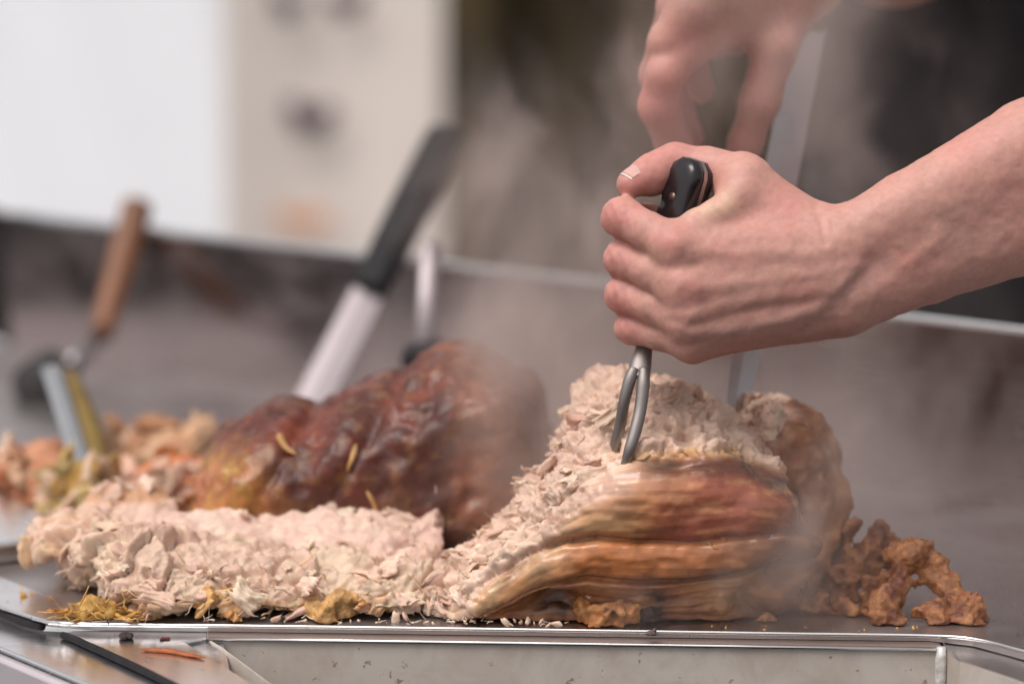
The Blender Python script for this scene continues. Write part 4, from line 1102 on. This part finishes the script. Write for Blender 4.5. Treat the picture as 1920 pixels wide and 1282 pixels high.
# ------------------------------------------------------------------ browned chunk behind the joint
RO = [(1388, 880), (1384, 830), (1400, 790), (1420, 768), (1440, 762), (1480, 764), (1525, 775), (1560, 800), (1580, 850), (1588, 930), (1586, 1010), (1575, 1080), (1540, 1125), (1470, 1140), (1400, 1130)]
def r_disp(V, N, px, py):
    n = fbm(V[:, 0] * 60, V[:, 1] * 60, V[:, 2] * 60, 4, 52); r = fbm(V[:, 0] * 220, V[:, 1] * 220, V[:, 2] * 220, 3, 53)
    pale = np.exp(-(((px - 1425) / 45) ** 2 + ((py - 800) / 60) ** 2))
    return .004 * n + .0010 * r + pale * .0022 * r + .003 * np.sin((px + py * .6) / 28) * sstep(820, 900, py)
V, Q = inflate(RO, .075, .085, .045, .035, .0016, disp=r_disp)
px, py = proj(V); n1 = fbm(V[:, 0] * 60, V[:, 1] * 60, V[:, 2] * 60, 4, 55); n2 = fbm(V[:, 0] * 200, V[:, 1] * 200, V[:, 2] * 200, 3, 56)
c = mix(np.tile(np.array([.36, .145, .06]), (len(V), 1)), np.array([.22, .075, .03]), np.clip(.5 + n1, 0, 1))
c = mix(c, np.array([.45, .22, .07]), np.clip(n2, 0, 1) * .6)
c = mix(c, np.array([.68, .42, .34]), np.clip(1.4 * np.exp(-(((px - 1420) / 32) ** 2 + ((py - 800) / 52) ** 2)) + 1.2 * np.exp(-(((px - 1462) / 32) ** 2 + ((py - 776) / 13) ** 2)) + .25 * n2, 0, 1))
chunk = empty('pork_chunk', tuple(Pz(1480, 1085, 0)))
tag(chunk, 'browned pork chunk with a pale torn corner behind the carved joint', 'meat')
attach(mesh_obj('roast_meat', V, Q, M_CRUST, None, True, c, .42 + .08 * n1), chunk)
N = vnormals(V, Q); pool = np.nonzero((np.abs(px - 1425) < 35) & (py < 850) & (N[:, 1] < .3))[0]
torn(chunk, 'torn_flakes', V, N, pool, 24, d_tan, (.008, .018), (.005, .011), (.0012, .003), cpale, 121)
fibres(chunk, 'torn_fibres', V, N, pool, 40, (.004, .010), (.0005, .001), lambda p, n, r: n + r.normal(size=3) * .5, cpale, 122)
crust_blob(chunk, 'crisp_crust', [(1440, 1065, .03, 20), (1470, 1060, .03, 22), (1490, 1085, .03, 20), (1455, 1098, .03, 18)], 45, (.34, .13, .05))

# ------------------------------------------------------------------ crackling at the right
def crackle(name, chains, seed, label, h=.0013, holes=None):
    allp = [np.array(P(a, b, y)) for ch in chains for a, b, y, r in ch]; rm = max(r for ch in chains for *_, r in ch) * PXM
    lo = np.min(allp, 0) - rm - .011; hi = np.max(allp, 0) + rm + .011; lo[2] = max(lo[2], -.003)
    ax, G = grid(lo, hi, h); F = None
    for ch in chains:
        d = chain((G[0], G[1] * 2.0, G[2]), [(P(a, b, y) * [1, 2.0, 1], r * PXM) for a, b, y, r in ch], .005) * .7; F = d if F is None else smin(F, d, .004)
    F = F + .0030 * fbm(G[0] * 130, G[1] * 130, G[2] * 130, 3, seed).astype(np.float32) + .0024 * vnoise(G[0] * 45, G[1] * 45, G[2] * 45, seed + 9).astype(np.float32)
    F = np.maximum(F, .0008 - G[2])
    F[0] = F[-1] = 1; F[:, 0] = F[:, -1] = 1; F[:, :, 0] = F[:, :, -1] = 1
    V, Q = surface_nets(F, ax); V = relax(V, Q, 1); N = vnormals(V, Q)
    n2 = fbm(V[:, 0] * 330, V[:, 1] * 330, V[:, 2] * 330, 3, seed + 1); V = V + N * (.0012 * n2)[:, None]; V[:, 2] = np.maximum(V[:, 2], .0006)
    n1 = fbm(V[:, 0] * 90, V[:, 1] * 90, V[:, 2] * 90, 3, seed + 2)
    c = mix(np.tile(np.array([.33, .125, .05]), (len(V), 1)), np.array([.17, .05, .025]), np.clip(.4 + n1, 0, 1)); c = mix(c, np.array([.52, .25, .09]), np.clip(n2 * .8, 0, .5))
    o = mesh_obj(name, V, Q, M_CRACK, None, True, c)
    tag(o, label, 'crackling', 'crackling pieces on the tray'); return o
crackle('crackling', [[(1618, 1140, .035, 17), (1650, 1096, .035, 20), (1690, 1052, .030, 24), (1716, 1046, .026, 24), (1752, 1056, .026, 24), (1786, 1104, .022, 31), (1806, 1150, .012, 36), (1828, 1186, .004, 19)],
                      [(1696, 1052, .028, 16), (1684, 1095, .020, 21), (1662, 1130, .010, 26), (1668, 1162, .004, 34), (1676, 1190, .001, 17)],
                      [(1812, 1150, .012, 26), (1770, 1154, .008, 27), (1722, 1150, .010, 17)], [(1800, 1178, .004, 18), (1760, 1168, .004, 16)]], 61,
        'large bubbled golden crackling arch at the tray rim')
crackle('crackling', [[(1545, 1150, .040, 16), (1575, 1095, .050, 26), (1620, 1055, .055, 30), (1660, 1024, .060, 28), (1690, 1010, .062, 14)], [(1575, 1095, .05, 16), (1600, 1125, .045, 14)],
                      [(1585, 1010, .055, 12), (1600, 985, .056, 9)]], 71, 'dark crackling curl between the browned chunk and the golden arch')
crackle('crackling', [[(1495, 1120, .030, 18), (1530, 1138, .026, 22), (1570, 1150, .022, 18), (1600, 1160, .020, 12)], [(1530, 1138, .026, 18), (1548, 1105, .034, 14)]], 91, 'flat torn crackling piece lying against the foot of the joint')
crackle('crackling', [[(1420, 1168, .008, 9), (1450, 1166, .008, 13), (1478, 1170, .008, 8)]], 81, 'small flat crackling scrap beside the front rim', h=.0009)
crackle('crackling', [[(1595, 1155, .022, 8), (1606, 1168, .020, 9), (1640, 1176, .016, 7)]], 86, 'tiny crackling scrap below the dark curl', h=.0009)

# ------------------------------------------------------------------ dark roast behind
DO = [(352, 1010), (356, 930), (372, 880), (392, 838), (412, 808), (440, 800), (480, 780), (512, 764), (560, 760), (600, 752), (640, 734), (690, 728), (735, 708), (772, 688), (800, 668), (850, 660), (905, 666), (960, 678), (1010, 720), (1040, 800), (1050, 900), (1040, 1020), (900, 1060), (600, 1060), (400, 1050)]
def d_disp(V, N, px, py):
    n = fbm(V[:, 0] * 45, V[:, 1] * 45, V[:, 2] * 45, 4, 91); r = fbm(V[:, 0] * 160, V[:, 1] * 160, V[:, 2] * 160, 3, 92)
    s = (px + .55 * py)
    fold = np.sin(s / 24 + 2 * n)
    return .0034 * n + .0009 * r + .0012 * fold - .003 * np.exp(-((s - (560 + .55 * 800)) / 12) ** 2) - .003 * np.exp(-((s - (710 + .55 * 780)) / 14) ** 2)
V, Q = inflate(DO, .15, .165, .07, .032, .0019, disp=d_disp)
px, py = proj(V); n1 = fbm(V[:, 0] * 50, V[:, 1] * 50, V[:, 2] * 50, 4, 95); n2 = fbm(V[:, 0] * 150, V[:, 1] * 150, V[:, 2] * 150, 3, 96)
c = mix(np.tile(np.array([.17, .034, .015]), (len(V), 1)), np.array([.085, .018, .010]), np.clip(.5 + 1.2 * n1, 0, 1))
lf = np.clip(sstep(600, 440, px + .35 * (1000 - py) + 40 * n1) * sstep(800, 880, py + 20 * n1), 0, 1)
c = mix(c, mix(np.tile(np.array([.40, .155, .045]), (len(V), 1)), np.array([.50, .27, .06]), np.clip(.5 + n2, 0, 1)), lf * .85)
c = mix(c, np.array([.40, .12, .075]), lf * np.clip(n1 * 1.2, 0, .7))
c = mix(c, np.array([.30, .11, .045]), sstep(820, 900, px) * .6)
gl = sstep(.35, .7, n2 + .2 * n1) * .8
c = mix(c, np.array([.42, .20, .06]), gl * .25)
roast = empty('dark_roast', tuple(Pz(700, 1010, 0)))
tag(roast, 'glossy dark mahogany roast with a golden end behind the shredded heap', 'roast')
attach(mesh_obj('roast_crust', V, Q, M_CRUST, None, True, c, .36 + .12 * n1), roast)
N = vnormals(V, Q)
def scrap(pts, w0, colr):
    p = spline([P(a, b, y) for a, b, y in pts], 10); v, f = tube(p, np.array([.4, .8, 1, 1.1, 1, .9, 1, .8, .6, .3]) * w0, 8, (1, .6))
    o = mesh_obj('fat_scrap', v, f, M_CRACK, None, True, np.tile(np.array(colr), (len(v), 1))); attach(o, roast)
def near_y(a, b):
    m = np.nonzero((np.abs(px - a) < 7) & (np.abs(py - b) < 7))[0]; return float(V[m, 1].min()) if len(m) else .1
for pts in ([(522, 812), (534, 836), (556, 852)], [(652, 884), (660, 858), (668, 832)], [(688, 920), (700, 942), (710, 968)]):
    scrap([(a, b, near_y(a, b) + .0005) for a, b in pts], .0021, (.46, .25, .09))

# ------------------------------------------------------------------ food at the far left end of the tray
def far_food(name, outline, yref, T, base, alt, seed, label, cat='meat'):
    V, Q = inflate(outline, yref, yref, T, T * .8, .003, disp=lambda V, N, a, b: .006 * fbm(V[:, 0] * 50, V[:, 1] * 50, V[:, 2] * 50, 3, seed))
    n1 = fbm(V[:, 0] * 45, V[:, 1] * 45, V[:, 2] * 45, 3, seed + 1)
    c = mix(np.tile(np.array(base), (len(V), 1)), np.array(alt), np.clip(.5 + 1.1 * n1, 0, 1))
    t = empty(name, tuple(np.array([V[:, 0].mean(), V[:, 1].mean(), 0]))); attach(mesh_obj('meat', V, Q, M_MEAT, None, True, c, np.full(len(V), .45)), t)
    N = vnormals(V, Q); tones = [np.array(base), np.array(alt), np.array([.62, .42, .30]), np.array(base) * .6]
    torn(t, 'torn_flakes', V, N, np.nonzero(N[:, 1] < .4)[0], 34, lambda p, n, r: r.normal(size=3) - n * .3, (.012, .034), (.008, .018), (.002, .006), lambda r: tones[r.integers(4)] * r.uniform(.85, 1.1), seed + 3, .6, 0, (12, 9))
    return tag(t, label, cat)
far_food('pork_piece', [(-30, 925), (-20, 890), (30, 860), (70, 840), (105, 826), (150, 840), (170, 880), (150, 910), (90, 930)], .30, .035, (.52, .20, .10), (.62, .38, .24), 131, 'pinkish brown pork piece beside the tongs')
far_food('pork_piece', [(95, 945), (105, 900), (150, 880), (200, 900), (215, 950), (150, 965)], .235, .03, (.52, .36, .14), (.36, .20, .05), 136, 'golden fatty pork piece at the foot of the tongs')
far_food('pork_piece', [(195, 880), (200, 835), (250, 810), (320, 785), (400, 790), (420, 850), (380, 885), (280, 900)], .36, .035, (.56, .34, .20), (.42, .20, .10), 141, 'pale brown pork piece lying beyond the dark roast')
far_food('pork_piece', [(215, 950), (215, 905), (260, 880), (340, 868), (400, 880), (420, 940), (350, 965)], .25, .03, (.60, .20, .07), (.66, .40, .30), 146, 'orange browned pork piece just left of the dark roast')

# ------------------------------------------------------------------ heap of pulled pork at the left
HO = [(4, 1066), (40, 1030), (95, 1000), (150, 985), (230, 990), (320, 1010), (450, 1030), (620, 1040), (760, 1040), (830, 1050), (842, 1120), (806, 1168), (740, 1178), (560, 1178), (330, 1174), (200, 1160), (110, 1128), (30, 1090)]
def h_y0(px, py): return .045 + .055 * sstep(320, 20, px)
def h_disp(V, N, a, b):
    g, _, _, _ = grained(V, .030, 331, .0075, .0011, .0040, (.75, 1, 1.2), (40, 250)); g2, _, _, _ = grained(V, .010, 351, .0011, .0004, .0007, (1, 1, 1), (60, 380))
    return g + g2 + .004 * fbm(V[:, 0] * 60, V[:, 1] * 60, V[:, 2] * 60, 3, 151) + .0005 * fbm(V[:, 0] * 420, V[:, 1] * 420, V[:, 2] * 420, 2, 152)
V, Q = inflate(HO, .04, h_y0, lambda px, py: .040 + 0 * px, .030, .00095, disp=h_disp, rel=1)
N = vnormals(V, Q); px, py = proj(V); n1 = fbm(V[:, 0] * 80, V[:, 1] * 80, V[:, 2] * 80, 3, 155)
c = mix(np.tile(np.array([.66, .455, .35]), (len(V), 1)), np.array([.56, .37, .285]), np.clip(.5 + n1, 0, 1))
_, cv, _, _ = grained(V, .030, 331, .0075, .0011, .0040, (.75, 1, 1.2), (40, 250)); _, cv2, _, _ = grained(V, .010, 351, .0011, .0004, .0007, (1, 1, 1), (60, 380))
c = c * (1 + .22 * cv + .10 * cv2)[:, None]; c = mix(c, np.array([.60, .36, .29]), np.clip(1.6 * cv2 - .2, 0, .6)); c = mix(c, np.array([.72, .56, .40]), np.clip(-1.6 * cv - .1, 0, .6))
c = mix(c, np.array([.58, .33, .13]), np.clip(.75 * sstep(1110, 1160, py + 30 * n1) * sstep(-.05, .4, n1 + .8 * cv2) + .55 * sstep(270, 60, px + 60 * n1) * np.clip(.35 + n1 + .5 * cv, 0, 1), 0, .75))
heap = empty('pulled_pork_heap', tuple(Pz(450, 1130, 0))); tag(heap, 'heap of pale pulled pork shreds on the tray floor', 'meat', kind='stuff')
attach(mesh_obj('heap_core', V, Q, M_MEAT, None, True, c, np.full(len(V), .5)), heap)
fr = (N[:, 1] < .3) | (N[:, 2] > .3)
pool = np.nonzero(fr & (py > 1050))[0]; pool_b = np.nonzero(fr & (px < 360))[0]; pool_r = np.nonzero(fr & (px > 560) & (py > 1040))[0]
cbrown = lambda r: mix(cpale(r), np.array([.50, .30, .15]), r.uniform(0, .8))
def d_any(p, n, r):
    d = r.normal(size=3) * np.array([1.2, .8, .6]); return d - n * (d @ n) * .75
torn(heap, 'torn_flakes', V, N, pool, 9, d_any, (.012, .024), (.007, .014), (.0012, .0028), cpale, 161, .18)
torn(heap, 'torn_flakes', V, N, pool_b, 6, d_any, (.012, .024), (.008, .015), (.0015, .003), cbrown, 162, .2)
torn(heap, 'torn_flakes', V, N, pool_r, 8, d_any, (.012, .026), (.007, .014), (.0015, .003), cpale, 163, .25)
torn(heap, 'torn_flakes', V, N, pool, 70, d_any, (.004, .011), (.002, .005), (.0006, .0014), cpale, 164, .6, .0, (14, 11))
dh = lambda p, n, r: n * .5 + np.array([.1, -.15, .25]) + r.normal(size=3) * .7
fibres(heap, 'meat_shreds', V, N, pool, 150, (.006, .018), (.0003, .0009), dh, lambda r: mix(cpale(r), cgold(r), .5 * (r.uniform() < .25)), 165, .5, .6)
low = np.nonzero(fr & (py > 1120))[0]
torn(heap, 'golden_flakes', V, N, low, 22, d_any, (.008, .018), (.005, .010), (.001, .003), lambda r: mix(cgold(r), cpale(r), r.uniform(.1, .6)), 167, .5)


# large slices resting on the heap
def slice_(outline, yref, y0, T, seed, label, brown=0.0, h=.0010):
    def dp(V, N, a, b):
        n = fbm(V[:, 0] * 55, V[:, 1] * 55, V[:, 2] * 55, 4, seed); r = fbm(V[:, 0] * 230, V[:, 1] * 230, V[:, 2] * 230, 3, seed + 1)
        fb = vnoise(V[:, 0] * 60 + V[:, 2] * 90, V[:, 1] * 300, V[:, 2] * 420 - V[:, 0] * 120, seed + 2)
        return .0024 * n + .0006 * r + .0003 * fb + grained(V, .034, seed + 21, .0022, .0006, .0016, (.5, 1, 1), (40, 380))[0]
    V, Q = inflate(outline, yref, y0, T, min(T, .010), h, disp=dp, smooth=1)
    px, py = proj(V); N = vnormals(V, Q)
    n1 = fbm(V[:, 0] * 60, V[:, 1] * 60, V[:, 2] * 60, 4, seed + 5); n2 = fbm(V[:, 0] * 200, V[:, 1] * 200, V[:, 2] * 200, 3, seed + 6)
    c = mix(np.tile(np.array([.69, .475, .385]), (len(V), 1)), np.array([.60, .39, .32]), np.clip(.4 + n1, 0, 1)); c = mix(c, np.array([.73, .56, .44]), np.clip(n2, 0, .8))
    if brown: c = mix(c, np.array([.50, .24, .11]), np.clip(brown * sstep(.05, .03, V[:, 2] * 0 + (py - py.min()) / 1000) + .3 * n2, 0, .8))
    t = empty('pork_slice', tuple(Pz(float(np.mean(px)), 1130, 0))); tag(t, label, 'meat')
    attach(mesh_obj('slice_meat', V, Q, M_MEAT, None, True, c, .5 + .06 * n1), t)
    lo_ = np.nonzero((N[:, 1] < .2))[0]
    ed_ = np.nonzero((N[:, 1] < .3) & ((py > np.percentile(py, 70)) | (py < np.percentile(py, 12))))[0]
    torn(t, 'torn_flakes', V, N, ed_, 14, d_tan, (.008, .018), (.004, .009), (.0008, .002), cpale, seed + 11, .2)
    torn(t, 'torn_flakes', V, N, lo_, 8, d_tan, (.006, .014), (.003, .007), (.0005, .0012), cpale, seed + 12, .15)
    return t
slice_([(288, 1010), (300, 992), (360, 986), (440, 990), (520, 985), (585, 972), (640, 980), (700, 988), (690, 1050), (640, 1085), (540, 1100), (430, 1095), (330, 1075), (285, 1045)], .06, lambda px, py: .032 + .070 * sstep(1105, 975, py), .012, 171, 'wide smooth pink pork slice lying across the heap')
slice_([(640, 1030), (665, 990), (720, 985), (770, 982), (800, 985), (806, 955), (818, 955), (822, 985), (838, 1010), (826, 1060), (780, 1090), (700, 1095), (655, 1080)], .065, lambda px, py: .040 + .060 * sstep(1100, 965, py), .011, 181, 'ragged pork slice with an upright tail next to the joint')
slice_([(128, 1010), (130, 965), (160, 942), (215, 938), (262, 942), (295, 950), (325, 965), (318, 1000), (280, 1040), (200, 1060), (140, 1050)], .10, lambda px, py: .085 + .050 * sstep(1060, 940, py), .014, 191, 'tall browned pork slice standing at the back of the heap', brown=.8)
# front crust piece and golden scrap on the flange
g1 = crust_blob(None, 'crust_piece', [(575, 1148, .016, 12), (600, 1140, .012, 17), (628, 1128, .012, 20), (645, 1118, .014, 20), (640, 1140, .012, 16), (610, 1152, .010, 12)], 201, (.60, .33, .12))
tag(g1, 'golden edged crust piece at the foot of the heap by the rim', 'crust')
sc_ = empty('golden_scrap', tuple(Pz(180, 1155, .002))); tag(sc_, 'stringy golden scrap of meat lying on the flange corner', 'meat')
c0 = crust_blob(sc_, 'scrap_core', [(130, 1147, .012, 9), (155, 1140, .010, 12), (178, 1138, .008, 15), (200, 1142, .008, 13), (160, 1152, .006, 10), (215, 1150, .008, 9)], 205, (.62, .34, .07))
r = np.random.default_rng(5); pl = Pile()
for k in range(90):
    a = r.uniform(110, 245); b = 1150 + r.uniform(-18, 14) * (1 - abs(a - 178) / 90)
    v, f = strand(P(a, b, .008 + r.uniform(-.004, .006)), np.array([r.choice([-1, 1]) * .8 + (a - 178) / 80, -.3, r.uniform(-.5, .4)]), r.uniform(.006, .015), r.uniform(.0005, .0013), .4, .5, r)
    v[:, 2] = np.maximum(v[:, 2], .003); pl.add(v, f, cgold(r) * r.uniform(.8, 1.2), .4)
v, f = strand(P(218, 1150, .006), np.array([.55, -.5, -.35]), .014, .0022, .2, .6, r, 8); v[:, 2] = np.maximum(v[:, 2], .003); pl.add(v, f, np.array([.66, .36, .09]), .35)
v, f, c, rr = pl.out(); o = mesh_obj('scrap_shreds', v, f, M_MEAT, None, True, c, rr); attach(o, sc_); o['kind'] = 'stuff'

# ------------------------------------------------------------------ crumbs on the metal
pl = Pile(); r = np.random.default_rng(77)
def crumb(a, b, s, colr, z=.0025):
    p = Pz(a, b, z); v, f = lump(int(r.integers(1, 400)), np.array([1, .6, .45]) * s, cuts=2, ico=_ICO2); pl.add(v @ rotm(r.uniform(-3, 3, 3)).T + p, f, colr, .5)
_ICO2 = _ico(2)
for k in range(16):
    a = r.uniform(640, 1100); crumb(a, 1166 + (a - 700) * .012 + r.uniform(-7, 3), r.uniform(.0005, .0018), cpale(r))
for k in range(12):
    a = r.uniform(1250, 1720); crumb(a, 1176 + (a - 1250) * .015 + r.uniform(-8, 3), r.uniform(.0004, .0011), cgold(r))
for a, b, s in ((492 + 250, 1158, .0035), (760, 1157, .003), (948, 1166, .0035), (1045, 1170, .0028), (990, 1163, .002), (518, 1160, .003)): crumb(a, b, s, cpale(r))
for a, b in ((60, 1112), (40, 1100), (95, 1120)): crumb(a, b, .0012, cgold(r))
crumb(44, 1115, .0030, np.array([.45, .24, .04]), .003)
for k in range(30): crumb(r.uniform(5, 130), r.uniform(1095, 1135), r.uniform(.0002, .0005), np.array([.06, .04, .03]), .0022)
for k in range(34):
    a = r.uniform(690, 1090) if k < 22 else r.uniform(280, 660)
    v, f = strand(Pz(a, 1166 + (a - 700) * .012 + r.uniform(-6, 2), .0022), r.normal(size=3) * [1, .6, .35], r.uniform(.002, .006), r.uniform(.0003, .0008), .5, .5, r); v[:, 2] = np.maximum(v[:, 2], .0012); pl.add(v, f, cpale(r), .5)
v, f, c, rr = pl.out(); o = mesh_obj('meat_crumbs', v, f, M_MEAT, None, True, c, rr); tag(o, 'small meat crumbs scattered along the front rim', 'crumbs', kind='stuff')
def burnt(name, pts, w0, colr, label, z):
    p = spline([Pz(a, b, z) for a, b in pts], 10); v, f = tube(p, np.array([.3, .8, 1, 1.1, 1, .9, 1, .9, .7, .3]) * w0, 8, (1, .6))
    v = v + .25 * w0 * np.stack([vnoise(v[:, 0] * 900, v[:, 1] * 900, v[:, 2] * 900, k) for k in range(3)], 1)
    o = mesh_obj(name, v, f, M_CRACK, None, True, np.tile(np.array(colr), (len(v), 1))); tag(o, label, 'scrap')
burnt('burnt_scrap', [(230, 1195), (238, 1190), (246, 1194)], .0028, (.03, .015, .015), 'small burnt black scrap on the pan flange', -.002)
burnt('burnt_scrap', [(300, 1198), (310, 1196), (318, 1197)], .0013, (.12, .02, .02), 'tiny dark red scrap on the pan flange', -.003)
burnt('rind_strip', [(262, 1217), (310, 1219), (350, 1226), (384, 1232)], .0017, (.40, .11, .03), 'thin reddish brown rind strip on the pan flange', -.0025)

# ------------------------------------------------------------------ steam rising from the meat
def make_steam():
    vol = bpy.data.volumes.new('steam'); o = bpy.data.objects.new('steam', vol); COL.objects.link(o)
    tag(o, 'pale wisps of steam rising from the hot meat around the hands', 'steam', kind='stuff')
    m = bpy.data.materials.new('steam_vapour'); m.use_nodes = True; n = m.node_tree.nodes; l = m.node_tree.links; n.clear()
    out = n.new('ShaderNodeOutputMaterial'); pv = n.new('ShaderNodeVolumePrincipled')
    pv.inputs['Color'].default_value = (.84, .70, .655, 1); pv.inputs['Density'].default_value = STEAM; pv.inputs['Anisotropy'].default_value = .15
    l.new(pv.outputs[0], out.inputs['Volume'])
    g = bpy.data.node_groups.new('steam_field', 'GeometryNodeTree')
    g.interface.new_socket('Geometry', in_out='INPUT', socket_type='NodeSocketGeometry')
    g.interface.new_socket('Geometry', in_out='OUTPUT', socket_type='NodeSocketGeometry')
    N, L = g.nodes, g.links
    go = N.new('NodeGroupOutput')
    pos = N.new('GeometryNodeInputPosition').outputs[0]
    def M(op, a, b=None, c=None):
        x = N.new('ShaderNodeMath'); x.operation = op
        for i, v in enumerate((a, b, c)):
            if v is None: continue
            if isinstance(v, (int, float)): x.inputs[i].default_value = v
            else: L.new(v, x.inputs[i])
        return x.outputs[0]
    def VM(op, a, b=None):
        x = N.new('ShaderNodeVectorMath'); x.operation = op
        for i, v in enumerate((a, b)):
            if v is None: continue
            if isinstance(v, (tuple, list, np.ndarray)): x.inputs[i].default_value = tuple(float(q) for q in v)
            else: L.new(v, x.inputs[i])
        return x.outputs['Value'] if op in ('LENGTH', 'DOT_PRODUCT') else x.outputs[0]
    def NZ(v, sc, det, rg=.55):
        x = N.new('ShaderNodeTexNoise'); x.inputs['Scale'].default_value = sc; x.inputs['Detail'].default_value = det; x.inputs['Roughness'].default_value = rg
        L.new(v, x.inputs['Vector']); return x
    def SS(v, a, b):
        x = N.new('ShaderNodeMapRange'); x.interpolation_type = 'SMOOTHSTEP'; L.new(v, x.inputs[0]); x.inputs[1].default_value = a; x.inputs[2].default_value = b; return x.outputs[0]
    # slow swirl: warp the lookup position twice
    w1 = NZ(pos, 7, 1.5); o1 = VM('MULTIPLY', VM('SUBTRACT', w1.outputs['Color'], (.5, .5, .5)), (.10, .10, .10))
    p1 = VM('ADD', pos, o1)
    w2 = NZ(p1, 19, 1.0); o2 = VM('MULTIPLY', VM('SUBTRACT', w2.outputs['Color'], (.5, .5, .5)), (.045, .045, .045))
    p2 = VM('MULTIPLY', VM('ADD', p1, o2), (1, 1, .62))
    fine = SS(NZ(p2, 22, 3.5, .55).outputs[0], .46, .70)
    broad = SS(NZ(VM('MULTIPLY', p1, (1, 1, .6)), 9, 2).outputs[0], .30, .70)
    body = M('ADD', M('MULTIPLY', fine, 1.1), M('MULTIPLY', broad, .22))
    pe = VM('ADD', pos, VM('MULTIPLY', o1, (.6, .6, .6)))
    env = None
    for px, py, y, rx, ry, rz, s in PUFFS:
        c = P(px, py, y)
        d = VM('LENGTH', VM('MULTIPLY', VM('SUBTRACT', pe, c), (1 / rx, 1 / ry, 1 / rz)))
        e = M('MULTIPLY', SS(d, 1.0, 0.0), s)
        env = e if env is None else M('ADD', env, e)
    den = M('MULTIPLY', env, body)
    sepz = N.new('ShaderNodeSeparateXYZ'); L.new(pos, sepz.inputs[0])
    den = M('MULTIPLY', den, SS(sepz.outputs[2], -.015, .01))
    vc = N.new('GeometryNodeVolumeCube'); L.new(den, vc.inputs['Density'])
    lo, hi = (-.26, -.065, -.015), (.30, .36, .40); h = .0036
    vc.inputs['Min'].default_value = lo; vc.inputs['Max'].default_value = hi
    for i, a in enumerate('XYZ'): vc.inputs['Resolution ' + a].default_value = int((hi[i] - lo[i]) / h)
    sm = N.new('GeometryNodeSetMaterial'); sm.inputs['Material'].default_value = m
    L.new(vc.outputs[0], sm.inputs[0]); L.new(sm.outputs[0], go.inputs[0])
    vol.materials.append(m)
    md = o.modifiers.new('steam_field', 'NODES'); md.node_group = g
    return o
STEAM = 21.0
PUFFS = [(1030, 830, .09, .090, .09, .12, .55), (1060, 620, .12, .095, .10, .13, .75), (1020, 430, .13, .100, .09, .11, .6), (960, 330, .17, .085, .07, .08, .32),
         (1215, 110, .13, .055, .05, .08, .5), (1410, 120, .085, .095, .04, .11, 1.45), (1600, 320, .12, .09, .07, .11, .6), (1760, 130, .16, .08, .08, .08, .1),
         (1520, 940, .0, .080, .045, .10, .7), (1680, 760, .10, .10, .10, .14, .24), (1850, 1020, .06, .06, .08, .08, .4), (1250, 1150, -.012, .045, .028, .04, .7),
         (1280, 760, .12, .10, .06, .09, .75), (1430, 1010, -.015, .07, .035, .09, .8), (720, 960, .09, .06, .05, .04, .25)]
make_steam()
